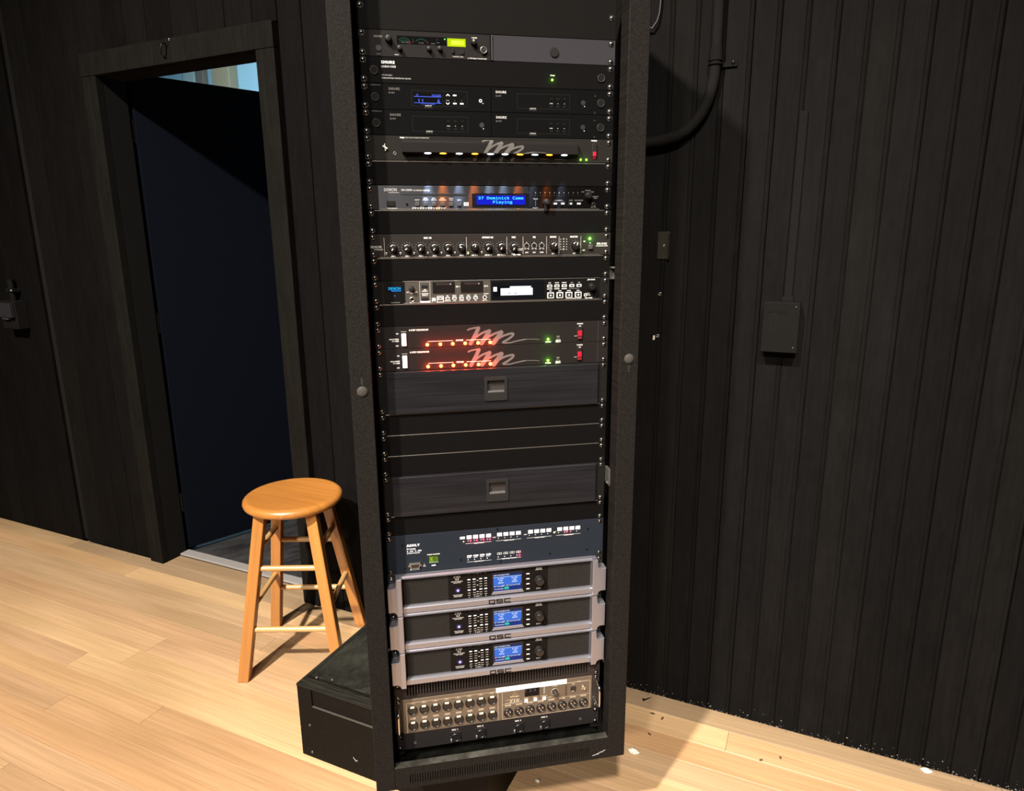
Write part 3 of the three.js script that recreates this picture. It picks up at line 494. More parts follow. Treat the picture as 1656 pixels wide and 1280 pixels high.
// U2, U3: four half width receivers
const blueLcd = sheet(50, 19, '#020208', p => { const c = '#5a74ff'; p.t('J1', -19, 16, 3.4, c); p.t('514.825', 16, 16, 3.6, c); p.r(0, 13.6, 50, 1.1, c); p.t('1 1', -13, 6.6, 6, c); p.t('6', 20, 6.4, 6.6, c); p.r(0, 3, 50, 0.9, c); p.t('A  B  RF   CH  AUDIO', 0, 1.4, 2.1, c); }, 8);
function receiver(u0, side, on, label) {
  const g = unit('wireless_receiver', label, 'receiver', u0, 1, 'half width wireless receivers');
  const s = side, x0 = s < 0 ? -241.3 : 0.4, x1 = s < 0 ? -0.4 : 241.3, o = s < 0 ? 0 : 198;
  const dim = '#6b6966';
  plate(g, x0, x1, 1, glossBlack(sheet(240.9, 43.85, '#0a0a0a', p => {
    p.t('SHURE', s < 0 ? -190 : 8, 35.4, 4.4, s < 0 ? '#55534f' : '#a3a09c', 'left', 'bold', 'sans-serif', 1.15); p.t('QLXD4', s < 0 ? -190 : 8, 29, 2.8, '#77736f', 'left', 'normal');
    if (s < 0) p.t('ANTENNA A/B', -213, 41, 2, '#66625e');
    p.o(s < 0 ? -97 : 101, 21, 103, 26, '#1d1c1b', 0.6);
    p.t('AUDIO RF', s < 0 ? -118 : 80, 8.2, 2.0, '#b6b2ac'); p.t('QLXD DIGITAL', s < 0 ? -118 : 80, 5.4, 1.6, '#55524e');
    if (on) for (const [a, t] of [[-82, 'MENU'], [-69, '2'], [-56, '3']]) p.t(t, a, 18, 1.6, '#8f8c88');
    else for (const a of [-82, -69, -56]) { p.r(a + o, 18, a === -82 ? 6 : 1.6, 1.6, '#7d7a76'); p.t('scan', a + o, 27, 2, '#2b2a28'); p.arc(a + o, 14.5, 2.4, Math.PI, Math.PI * 2, '#383633', 0.5); }
  }, 4, x0)));
  screws(g, 1, [s]); chassis(g, 1, 196, 200, s * 104);
  cy(g, 'antenna_plug', s * 214.5, 21, 7, 1.8, MB('#161514', 0.4)); ring(g, 'plug_ring', s * 214.5, 21, 6.7, 0.7, MB('#34322f', 0.35, 0.3), 1.8);
  if (s > 0) for (const y of [33.4, 3.2]) cy(g, 'bracket_screw', 202.7, y, 2.1, 1.4, M('#c9c7c4', 0.22, 1));
  if (on) {
    display(g, -144, -94, 9.8, 29.4, 0.3, blueLcd, 1.15);
    const lit = glow('#f4f2ee', 1.1, 0x999999);
    for (const [x, y, t] of [[-81.7, 27.6, 1], [-82.2, 12.9, -1]]) part(g, 'arrow_button', merge([1, -1].map(k => RB(4.6 * mm, 1.3 * mm, 0.8 * mm, 0.2 * mm).rotateZ(-k * t * 0.72).translate((x + k * 1.5) * mm, y * mm, 0.4 * mm))), lit);
    for (const [x, y] of [[-69, 27.4], [-69, 13.2], [-56, 13.2]]) bx(g, 'soft_button', x, y, 6.6, 2.4, 0.8, lit, 0.3);
    ring(g, 'power_button', -20.7, 19.2, 2.3, 0.7, lit, 0.4);
  } else cy(g, 'power_button', -19 + o, 21, 4.6, 0.9, M('#1a1918', 0.4));
  cy(g, 'status_dot', -16.2 + o, 14.6, 1.0, 0.9, M('#d5d2ce', 0.3, 0.6));
}
receiver(2, -1, true, 'wireless receiver with lit blue screen and white buttons');
receiver(2, 1, false, 'dark wireless receiver beside the lit blue screen one');
receiver(3, -1, false, 'dark wireless receiver directly under the lit blue screen one');
receiver(3, 1, false, 'dark wireless receiver under a dark one, above the red switch');

// U4 pull out rack light
{
  const g = unit('rack_light', 'rack light bar with white and amber lamps and a silver brush stroke emblem', 'rack light', 4, 1);
  plate(g, -241.3, 241.3, 1, MB('#ffffff', 0.45, 0, { map: sheet(482.6, 43.85, '#1c1a18', p => { p.t('PDM', -173, 40.6, 2.8, '#e4e1dc', 'left'); p.t('RACK LIGHT POWER DISTRIBUTION', -163, 40.4, 2.1, '#b8b4ae', 'left', 'normal'); p.t('POWER', 202.5, 41, 2.6, '#dcd9d4'); for (const x of [-34, -9, 16, 38]) p.l([[x, 3], [x + 3.5, 8]], '#45423f', 5); p.l([[60, 5], [100, 6.4], [150, 5]], '#4a4239', 1); }) }));
  screws(g, 1); chassis(g, 1);
  // raised rounded bar whose lower lip holds the lamps
  const bar = new THREE.Shape(); const z = 12; bar.moveTo(0, 38.6 * mm); bar.lineTo(7 * mm, 38.2 * mm); bar.quadraticCurveTo(z * mm, 37 * mm, (z + 1) * mm, 31 * mm); bar.lineTo((z + 2) * mm, 15 * mm); bar.quadraticCurveTo((z + 2) * mm, 13.6 * mm, (z + 1) * mm, 13.4 * mm); bar.lineTo(0, 13.4 * mm); bar.closePath();
  const bg = new THREE.ExtrudeGeometry(bar, { depth: 336 * mm, bevelEnabled: false, curveSegments: 8 });
  bg.rotateY(-Math.PI / 2).translate(166 * mm, 0, 0); fit01(bg, -170 * mm, 166 * mm, 13.4 * mm, 38.6 * mm);
  part(g, 'light_bar', bg, MB('#ffffff', 0.42, 0, { map: sheet(336, 25.2, '#191716', p => scribble(p, -18, 26, 0.141, 0.118, '#4d4a47'), 5) }));
  [-123.4, -94.9, -64.6, -34.8, -5.2, 22.8, 51.8, 81, 109.5, 139.2].forEach((x, i) => {
    const amber = [1, 3, 6, 8].includes(i), col = amber ? '#ffa326' : '#eaf2ff';
    const m = part(g, 'lamp_led', new THREE.SphereGeometry(1, 16, 8).scale(6.5 * mm, 1.5 * mm, 2.2 * mm).translate(x * mm, 12.6 * mm, 12.6 * mm), glow(col, amber ? 5 : 5, 0x111111));
    const sp = new THREE.SpotLight(amber ? '#ff7a10' : '#c4dcff', amber ? 0.2 : 0.13, 0, 0.2, 1, 2); sp.position.set(x * mm, 8 * mm, 17 * mm); sp.target.position.set(x * mm, -70 * mm, 1 * mm); sp.castShadow = true; sp.shadow.radius = 0.1; g.add(sp); g.add(sp.target);
  });
  part(g, 'toggle', merge([RB(10 * mm, 3 * mm, 2 * mm, 0.6 * mm).rotateZ(-0.55).translate(-201 * mm, 23 * mm, 3 * mm), RB(2 * mm, 13 * mm, 2 * mm, 0.6 * mm).rotateZ(0.1).translate(-201 * mm, 23 * mm, 2 * mm)]), M('#c9c5bf', 0.35, 0.6));
  cy(g, 'jack', -183.6, 12.9, 2.6, 1, M('#0b0a0a', 0.4)); ring(g, 'jack_ring', -183.6, 12.9, 2.6, 0.5, M('#7d7973', 0.4, 0.6), 0.8);
  for (const x of [176, 187.5]) led(g, x, 6, 2.1, '#8dff3a', 3.5, 0, 0.0005);
  const sw = bx(g, 'power_switch', 202.6, 23.5, 9.5, 25, 4, M('#171514', 0.35), 1);
  bx(g, 'switch_lamp', 202.6, 16.5, 6, 8, 1, glow('#ff1a30', 1.6, 0x300008), 0.5, 4); bx(g, 'switch_lamp', 203, 9.5, 6, 3.4, 1, glow('#d01226', 0.8, 0x300008), 0.5, 1);
  for (const y of [33, 9]) cy(g, 'switch_screw', 212.5, y, 1.2, 0.9, M('#c9c7c4', 0.25, 1));
}
// U5 blank
blank(5, 1, 'plain black panel lit by the rack light directly above it');
// U6 disc player
const brushTex = (() => { const l = lattice(6, 220); return noiseTex(256, 512, (x, y) => { const v = clamp(150 + 105 * l(x / 256, y / 512)); return [v, v, v]; }); })();
{
  const g = unit('disc_player', 'disc player with disc slot and blue text screen in a brushed face', 'disc player', 6, 1);
  const tex = sheet(482.6, 43.85, '#3f4044', p => {
    p.r(-229.5, 22, 24, 44, '#151413'); p.r(231, 22, 21, 44, '#151413');
    p.t('DENON', -195, 36.4, 5, '#c9c7c4', 'center', 'normal', 'sans-serif', 1.1); p.r(-189, 31.4, 20, 1.1, '#a5a29e'); p.t('DN-C550R', -175, 36.2, 3.3, '#d8d6d2', 'left'); p.t('CD MEDIA PLAYER', -153, 35.8, 2.8, '#d8d6d2', 'left'); p.t('PUSH ON/OFF', -193, 2.6, 2.2, '#b8b5b0');
    for (const [x, t] of [[-145.7, 'INPUT'], [-130, 'UTILITY'], [-113.7, 'REPEAT'], [-97.5, 'RANDOM'], [-81.2, 'TIME'], [-65.2, 'EJECT']]) { p.t(t, x, 18, 2.3); if (x > -135 && x < -75) p.t('MENU', x, 21.4, 2.0); }
    p.r(-123, 2.9, 65, 4, '#c9c7c2'); for (let i = 0; i < 13; i++) p.r(-152 + i * 5, 2.9, 2.6, 2.4, '#4b4a49');
    p.r(155, 22, 170, 44, '#1c1b1b');
    p.o(-52, 10.6, 8.6, 5.6, '#eceae6', 1); p.r(-52, 10.6, 8.4, 5.4, '#eceae6'); p.t('CD', -52, 10.6, 3, '#555');
    for (let i = 0; i < 10; i++) { p.r(85 + i * 9.55, 32.3, 1.1, 2.2, '#cfcdca'); p.r(85 + i * 9.55, 27.2, 1.0, 1.6, '#77746f'); }
    p.t('TRACK', 85, 20.5, 2.4); p.t('SELECT', 85, 3.4, 2.4); p.l([[85, 17.5], [85, 7]], '#bdbbb7', 0.6); p.t('SEARCH', 132, 17.7, 2.3); p.l([[124, 16], [124, 18], [127, 18]]); p.l([[140, 16], [140, 18], [137, 18]]); p.t('STOP', 156.8, 17.8, 2.3); p.t('PLAY/PAUSE', 172.9, 17.8, 2.3);
    p.t('LOW', 181, 34, 2); p.t('PHONES', 191.5, 36.6, 2.2); p.t('HIGH', 201, 34, 2); p.t('VARIABLE', 207.5, 25, 2); p.t('LEVEL', 207.5, 22, 2); p.t('PHONES', 203.7, 5, 2.1);
  });
  plate(g, -241.3, 241.3, 1, M('#ffffff', 0.5, 0.9, { map: tex, anisotropy: 0.85, anisotropyRotation: Math.PI / 2 }));
  screws(g, 1); chassis(g, 1);
  bx(g, 'edge_glint', 0, 1.1, 432, 1.6, 1.2, M('#8d8a88', 0.3, 0.9), 0.4, -0.2);  // silver strip drawn for the light caught on the chamfer
  bx(g, 'disc_slot', -113.5, 29.1, 125, 3.2, 0.6, M('#050505', 0.5), 0.2); bx(g, 'power_rocker', -195, 12, 16, 10, 2.5, knobM, 0.8); cy(g, 'sensor_eye', -165, 10.1, 2.4, 0.8, M('#120c08', 0.2));
  for (const x of [-145.7, -130, -113.7, -97.5, -81.2]) bx(g, 'push_button', x, 10.8, 8.6, 7.6, 3, M('#3c3b3b', 0.4, 0.2), 1);
  cy(g, 'eject_button', -65.2, 10.8, 3.6, 3, M('#3c3b3b', 0.4, 0.2));
  bx(g, 'display_bezel', 16, 18.4, 113, 26, 1.0, M('#0a0a10', 0.25), 0.6);
  const lcd = sheet(96, 17, '#0a12a8', p => { p.r(0, 8.5, 96, 17, '#0a18c0'); p.t('37 Dominick Came', 0, 12.2, 5.0, '#52f4ff', 'center', 'bold', 'monospace', 1.42); p.t('Playing', 3, 4.8, 5.0, '#4ff0ff', 'center', 'bold', 'monospace', 1.42); }, 8);
  display(g, -32, 64, 9.8, 26.8, 1.7, lcd, 1.25);
  const kb = knob(g, 105.7, 14.6, 6.2, 16, 90, M('#2a2a2b', 0.28, 0.4), null); part(g, 'jog_arm', RB(7 * mm, 16 * mm, 6 * mm, 2 * mm, 105 * mm, 5 * mm, 4 * mm), knobM);
  for (const [x, w] of [[124.9, 6], [140.1, 6], [156.8, 3.4], [172.9, 7]]) { bx(g, 'push_button', x, 11.8, 10, 6.4, 1.4, M('#131212', 0.4), 0.5); bx(g, 'button_mark', x, 11.8, w, 2.6, 0.3, pointM, 0.1, 1.35); }
  knob(g, 191.5, 27, 7.2, 13, 100, knobM, null); cy(g, 'jack', 203.7, 10.4, 3.6, 1.2, M('#0a0909', 0.3)); ring(g, 'jack_ring', 203.7, 10.4, 3.4, 0.5, M('#6b6863', 0.35, 0.8), 1);
}
blank(7, 1, 'plain black panel between the disc player and the knob mixer');
// U8 mixer
{
  const g = unit('line_mixer', 'black line mixer with a row of small knobs and a green power light', 'mixer', 8, 1);
  const xs = [-195.1, -168.4, -142.4, -115.9, -89.6, -63.2, -37.6, -10.3, 15.6], seps = [-211.5, -53.4, 26.8, 59.6, 107.6, 133.3, 178.7];
  const tex = sheet(482.6, 43.85, '#211e1c', p => {
    p.t('DENON', -227.5, 20.6, 4.6, '#c9c6c1', 'center', 'normal', 'sans-serif', 1.05); p.r(-223, 16.2, 17, 0.9, '#9d9a95'); p.t('PROFESSIONAL', -222, 14.6, 1.6, '#9d9a95');
    seps.forEach(x => p.r(x, 20.5, 0.7, 34, '#a19d97'));
    p.t('MIC IN', -128.5, 36.4, 3.4); p.t('STEREO IN', -11.4, 36.4, 3.4); p.t('MIC', 41, 36.4, 3.4); p.t('EQ', 82.2, 36.4, 3.4); p.t('MONO', 121, 36.4, 3.2); p.t('MASTER', 164, 36.4, 3.2);
    xs.forEach((x, i) => { p.ticks(x, 18, 10.5); p.t(['CH 1', 'CH 2', 'CH 3', 'CH 4', 'CH 5', 'CH 6', 'CH 7/8', 'CH 9/10', 'CH 11/12'][i], x, 2.4, 2.9); if (i < 8) { p.r(x - 13.3, 9.2, 3.2, 1.4); p.c(x - 13.3, 6.4, 0.7); } });
    p.ticks(41, 17, 10.5); p.ticks(122, 18.6, 10.5); p.ticks(167, 19, 10.5); p.t('LEVEL', 40, 4.2, 2); p.t('OUT', 121, 3.6, 2.2); p.t('OUT', 165, 3.6, 2.2); p.t('FRONT MIC', 53, 14, 1.8); p.t('LINE IN', 53, 11.6, 1.8);
    [67, 82.2, 97.6].forEach((x, i) => { p.c(x, 19.8, 5, '#a7a39d', false, 0.6); p.r(x, 26.2, 0.8, 1.8); p.r(x - 3.6, 13.6, 3, 0.9); p.r(x + 3.6, 13.6, 3, 0.9); p.t(['LOW', 'MID', 'HIGH'][i], x, 6.6, 2.3); });
    for (let i = 0; i < 5; i++) { const y = 32 - i * 5; p.c(136.6, y, 0.9, '#c9c6c1', false, 0.4); p.c(149, y, 0.9, '#c9c6c1', false, 0.4); p.t(['PK', '+6', '0', '-10', 'SIG'][i], 142.8, y, 1.9); }
    p.t('ON', 186, 27, 2.2); p.t('OFF', 185, 9.6, 2.2); p.t('DN-312X', 223, 22.6, 4, white); p.t('12 CHANNEL MIXER', 223, 18.2, 2);
    p.r(47, 2.6, 15, 2.4, '#d8d6d2');
  }, 4);
  plate(g, -241.3, 241.3, 1, MB('#ffffff', 0.5, 0, { map: tex })); screws(g, 1); chassis(g, 1);
  bx(g, 'edge_glint', 0, 0.9, 440, 1.2, 0.9, M('#77736e', 0.35, 0.8), 0.3, -0.2);  // bright chamfer line modelled as a silver strip
  const ang = [235, 215, 235, 235, 230, 165, 90, 230, 235]; const silver = M('#d4d1cc', 0.3, 0.7);
  const mk = (x, y, a, r = 7.4) => { const k = knob(g, x, y, r, 12, a); part(k, 'cap_arc', new THREE.TorusGeometry(r * 0.8 * mm, 0.7 * mm, 6, 16, 1.9).rotateZ(0.62).translate(x * mm, y * mm, 8 * mm), silver); };
  xs.forEach((x, i) => mk(x, 18, ang[i])); mk(41, 17, 235); mk(122, 18.4, 60, 8); mk(167, 19, 70, 8.4);
  for (const x of [67, 82.2, 97.6]) cy(g, 'trim_pot', x, 19.8, 3.4, 0.9, M('#050505', 0.4));
  led(g, -50.4, 6.6, 1.6, '#c8ff7a', 2.4); led(g, 197.5, 32.8, 2.8, '#6dff4a', 6, 0, 0.003);
  bx(g, 'power_button', 198.3, 16.4, 9, 9, 5, M('#3a3835', 0.4), 1); cy(g, 'index_dot', 198.3, 24, 0.9, 0.5, pointM);
}
blank(9, 1, 'plain black panel between the knob mixer and the card recorder');
// U10 recorder
{
  const g = unit('card_recorder', 'card recorder with two dark card slots, glowing blue maker name and white screen', 'recorder', 10, 1);
  const dark = '#0e0d0d', grey = '#3a3632';
  const tex = sheet(482.6, 43.85, dark, p => {
    p.r(-229.5, 22, 24, 44, '#151413'); p.r(231, 22, 21, 44, '#151413'); p.r(-91.5, 22, 169, 44, grey);
    p.t('PUSH ON/OFF', -195.5, 2.8, 2, '#7d7a76'); p.t('MIN', -171, 22.6, 1.8); p.t('MAX', -155, 22.6, 1.8); p.t('LEVEL', -163, 20.4, 1.8); p.t('PHONES', -163, 1.6, 2);
    p.o(-137.5, 21, 20, 41, '#a8a49e', 0.6); p.t('USB', -137.5, 26.6, 2); p.t('DEVICE 1', -137.5, 23.6, 2); p.t('KEYBOARD', -137.5, 18.6, 2); p.t('DEVICE 2', -137.5, 15.6, 2); p.r(-137.5, 2.6, 19, 4.4, '#b8b4ae');
    p.t('SD', -120.6, 8, 5, '#d8d6d2'); p.t('SD HC', -120.6, 4.4, 2.4, '#d8d6d2'); p.t('SD 1', -72.5, 31, 3, '#c9c6c1', 'center'); p.t('SD 2', -16, 31, 3, '#c9c6c1', 'center');
    ['', 'REC', 'MENU', 'MARK', 'EDIT', 'DISP', 'CARD'].forEach((t, i) => i && i < 6 && p.t(t, [-107.8, -93.4, -79.8, -65.8, -51.7, -37.5][i], 13.4, 1.9)); ['MONITOR', 'LOCK', 'FOLDER', 'A-B', 'ALL'].forEach((t, i) => p.t(t, [-93.4, -79.8, -65.8, -51.7, -37.5][i], 3.6, 1.9)); p.o(-107.8, 7.4, 12, 11.5, '#d8d6d2', 1); p.t('AUX IN', -19.1, 3, 2.1); p.t('REMOTE', -16, 16, 1.8);
    ['CUE', 'ENTER', 'CANCEL', '|<<', '>>|'].forEach((t, i) => { const x = [114.4, 129.5, 145, 160.9, 176.2][i]; p.t(t, x, 34.4, 2.1); if (i < 3) p.r(x, 22.4, 11, 1.8, '#a9a6a1'); }); p.l([[155, 22.4], [176, 22.4]], '#a9a6a1', 0.4);
    ['REC', 'STOP', 'PAUSE', 'PLAY'].forEach((t, i) => p.t(t, [116.4, 135.8, 154.9, 174.6][i], 18.4, 2)); p.t('JOG/DATA', 202, 39.6, 2.6); p.t('PUSH', 196, 12, 1.8); p.t('ENTER', 197.5, 8.6, 1.8); p.t('SOLID STATE RECORDER', 165, 1.8, 2.2); p.t('DN-700R', 197, 2.1, 3);
  });
  plate(g, -241.3, 241.3, 1, MB('#ffffff', 0.45, 0, { map: tex })); screws(g, 1); chassis(g, 1);
  for (const y of [1.0, 43.2]) bx(g, 'edge_glint', 20, y, 400, 1.2, 1.0, M('#8d8a88', 0.3, 0.9), 0.4, -0.2);  // light along the edges put in as silver strips
  const nm = sheet(26, 9, '#000008', p => { p.t('DENON', 0, 5.6, 5.2, '#2fb8ff', 'center', 'normal', 'sans-serif', 1.05); p.r(3, 1.2, 19, 1.2, '#1f8dff'); }, 10);
  display(g, -209, -183, 24.4, 33.6, 0.4, nm, 1.8, 'glowing_name');
  led(g, -196, 16.2, 1, '#4fa0ff', 0.8); knob(g, -163.3, 29.4, 5.2, 9, 90, M('#141312', 0.35), null); cy(g, 'jack', -163, 8.6, 4.6, 1.5, M('#050505', 0.3)); ring(g, 'jack_ring', -163, 8.6, 4.1, 0.8, M('#d6d2c8', 0.25, 0.9), 1.5);
  for (const y of [33, 8.6]) bx(g, 'usb_port', -138, y, 12, 6, 1.2, M('#0b0a0a', 0.4), 0.4);
  for (const [a, b] of [[-122.4, -79], [-67, -22.6]]) { const c = (a + b) / 2; bx(g, 'card_slot', c, 30.4, b - a, 22, 1.6, M('#0d0b0a', 0.3), 0.8); bx(g, 'slot_door', c, 36.4, b - a - 14, 4, 2.6, M('#1a1817', 0.3), 0.8); bx(g, 'slot_latch', b - 8, 36.6, 3, 1.4, 3, M('#bdbab5', 0.3, 0.5), 0.2); }
  const rim = M('#c9c6c0', 0.45), inn = M('#1b1a19', 0.4);
  [-107.8, -93.4, -79.8, -65.8, -51.7, -37.5].forEach(x => { bx(g, 'push_button', x, 8.6, 8.4, 5.4, 1.2, rim, 0.8); bx(g, 'button_face', x, 8.6, 5.6, 2.6, 0.6, inn, 0.3, 1); });
  cy(g, 'jack', -19.1, 9, 3.4, 1.3, M('#0a0909', 0.3)); ring(g, 'jack_ring', -19.1, 9, 3.4, 0.7, rim, 1.2);
  bx(g, 'display_window', 49, 21.5, 108, 36, 0.8, M('#08090c', 0.2), 0.4);
  const lcd = sheet(82, 19, '#ffffff', p => { p.r(0, 9.5, 82, 19, '#000004'); p.r(-37, 13.5, 7.6, 8.6, '#f4f8ff'); p.r(7, 8.2, 66, 13.6, '#f4f8ff'); p.r(15, 15.6, 44, 6, '#f4f8ff'); for (let i = 0; i < 9; i++) p.r(-5 + i * 5 , 18.4, 0.8, 0.9, '#20242c'); p.r(-8, 5, 6, 1, '#2a3038'); p.r(5, 5, 6, 1, '#2a3038'); p.r(36, 16, 1.2, 5, '#9aa4b0'); }, 8);
  display(g, -2, 80, 10.4, 30.4, 1.2, lcd, 1.3);
  [114.4, 129.5, 145, 160.9, 176.2].forEach(x => { bx(g, 'push_button', x, 28.4, 10.4, 5.6, 1.2, rim, 0.8); bx(g, 'button_face', x, 28.4, 7, 2.6, 0.6, inn, 0.3, 1); });
  [116.4, 135.8, 154.9, 174.6].forEach(x => { bx(g, 'transport_button', x, 9.8, 14, 12, 1.4, rim, 0.8); bx(g, 'button_face', x, 9.8, 10.4, 8.6, 0.7, inn, 0.4, 1.2); bx(g, 'button_mark', x, 9.8, 3, 3, 0.3, pointM, 0.1, 1.8); });
  knob(g, 202.2, 25.6, 8.2, 13, 90, knobM, null); cy(g, 'jack', 190.1, 8.8, 2.2, 1.3, inn); ring(g, 'jack_ring', 190.1, 8.8, 2.6, 0.8, rim, 1);
}
blank(11, 1, 'plain black panel directly above the two red lit sequencers');
// U12, U13 sequencers
for (const [u0, label] of [[12, 'power sequencer with six orange lights, upper of two alike'], [13, 'power sequencer with six orange lights, lower of two alike']]) {
  const g = unit('power_sequencer', label, 'power sequencer', u0, 1, 'power sequencers');
  const tex = sheet(482.6, 43.85, '#1a1716', p => {
    scribble(p, -55, 38.6, 0.1696, 0.15, '#524d4a');
    p.t('6-STEP SEQUENCER', -172, 36.4, 3.2, white, 'left'); p.t('ON', -195.2, 30, 2.3); p.t('OFF', -196, 5.8, 2.3); p.t('SEQUENCE', -192.6, 19.4, 2.8, white, 'right'); p.t('SYSTEM', -192.6, 15.6, 2.8, white, 'right');
    p.l([[-136, 12.8], [-86, 12.8]], white, 0.7); p.t('STATUS', -72, 12.8, 3.2); p.l([[-58, 12.8], [-9, 12.8]], white, 0.7);
    p.t('POWER', 111.8, 2.8, 2.6); p.t('STEP', 133, 13.4, 2.2, '#9c9893'); p.t('DELAY', 133.2, 5.6, 2.6); p.t('ADJUST', 133.2, 2.6, 2.6); p.t('POWER', 179.7, 38.4, 2.8); p.t('ON', 179.7, 33.6, 2.2); p.l([[219, 2], [219, 42]], '#3f3c39', 0.5);
  });
  plate(g, -241.3, 241.3, 1, MB('#ffffff', 0.48, 0, { map: tex })); screws(g, 1); chassis(g, 1);
  bx(g, 'key_switch', -182.5, 18.2, 9.2, 25, 3.4, glow('#f6f4ee', 0.75, 0xdedcd6), 1); bx(g, 'switch_frame', -182.5, 34.3, 11, 1.4, 1.2, M('#6f6b66', 0.5), 0.2);
  [-136.8, -110.7, -85.7, -60.5, -34.3, -9.6].forEach((x, i) => led(g, x, 6.6, 3.3, '#ff8436', 14, 0, 0.009, 1.2, 'led', '#ff3a12'));
  led(g, 111.7, 8.6, 2.6, '#7dff3a', 6, 0, 0.004); bx(g, 'delay_trimmer', 133, 10, 6, 1.6, 0.8, M('#4a4845', 0.5), 0.3);
  bx(g, 'power_switch', 179, 20, 11, 26, 3.4, M('#1a1615', 0.35), 1); bx(g, 'switch_lamp', 179, 19.5, 8, 11, 1.2, glow('#ff1230', 1.5, 0x300008), 0.6, 3); bx(g, 'switch_base', 179, 9.4, 8, 4.4, 1, M('#6a0f18', 0.4), 0.4, 3);
  for (const y of [29, 9.6]) cy(g, 'switch_screw', 190.4, y, 1.3, 0.9, M('#c9c7c4', 0.25, 1)); bx(g, 'switch_tab', 170.5, 13.4, 6, 1.2, 2, M('#a9a5a0', 0.4, 0.5), 0.3);
}
// drawers
const drawerTex = (() => { const l = lattice(5, 400), m = lattice(3, 12); return noiseTex(256, 1024, (x, y) => { const v = clamp(165 + 85 * (l(x / 256, y / 1024) - 0.5) + 30 * (m(x / 256, y / 1024) - 0.5)); return [v, v, v * 1.02]; }, true); })();
for (const [u0, label] of [[14, 'brushed dark drawer with a recessed latch, right under the sequencers'], [19, 'brushed dark drawer with a recessed latch, right above the last blank panel']]) {
  const g = unit('rack_drawer', label, 'drawer', u0, 2, 'rack drawers');
  plate(g, -241.3, 241.3, 2, metalDark, 'drawer_flange'); screws(g, 2); chassis(g, 2);
  const sh = new THREE.Shape(); const W = 0.2185, H0 = 0.0012, H1 = 0.0866; sh.moveTo(-W, H0); sh.lineTo(W, H0); sh.lineTo(W, H1); sh.lineTo(-W, H1); sh.closePath();
  const ho = new THREE.Path(); ho.moveTo(-0.0195, 0.035); ho.lineTo(0.0195, 0.035); ho.lineTo(0.0195, 0.0635); ho.lineTo(-0.0195, 0.0635); ho.closePath(); sh.holes.push(ho);
  const fr = new THREE.ExtrudeGeometry(sh, { depth: 0.005, bevelEnabled: true, bevelSize: 0.0008, bevelThickness: 0.0008, bevelSegments: 1 }).translate(0, 0, 0.001); fit01(fr, -W, W, H0, H1);
  part(g, 'drawer_front', fr, M('#3e3c3f', 0.38, 0.5, { map: drawerTex, anisotropy: 0.7 }));
  const ls = new THREE.Shape(); const rr = (s, a, b, c, d, r) => { s.moveTo(a + r, b); s.lineTo(c - r, b); s.quadraticCurveTo(c, b, c, b + r); s.lineTo(c, d - r); s.quadraticCurveTo(c, d, c - r, d); s.lineTo(a + r, d); s.quadraticCurveTo(a, d, a, d - r); s.lineTo(a, b + r); s.quadraticCurveTo(a, b, a + r, b); };
  rr(ls, -0.0232, 0.020, 0.0232, 0.069, 0.003); const lh = new THREE.Path(); rr(lh, -0.0185, 0.0365, 0.0185, 0.0625, 0.001); ls.holes.push(lh);
  part(g, 'latch_bezel', new THREE.ExtrudeGeometry(ls, { depth: 0.0022, bevelEnabled: true, bevelSize: 0.0006, bevelThickness: 0.0006, bevelSegments: 2 }).translate(0, 0, 0.0068), MB('#201f1e', 0.42));
  part(g, 'latch_cup', RBX(-0.019, 0.019, 0.036, 0.063, -0.0005, 0.0008, 0.0003), M('#26211f', 0.5)); part(g, 'latch_paddle', RBX(-0.0175, 0.0175, 0.0365, 0.040, 0.001, 0.009, 0.0008), M('#4a4745', 0.35));
  part(g, 'latch_emblem', RBX(-0.006, 0.006, 0.0262, 0.0272, 0.0088, 0.0095, 0.0002), M('#55524f', 0.4));
}
blank(16, 1, 'plain black panel right under the upper drawer'); blank(17, 1, 'plain black panel in the middle of three between the drawers'); blank(18, 1, 'plain black panel right above the lower drawer'); blank(21, 1, 'plain black panel between the lower drawer and the blue grey processor');
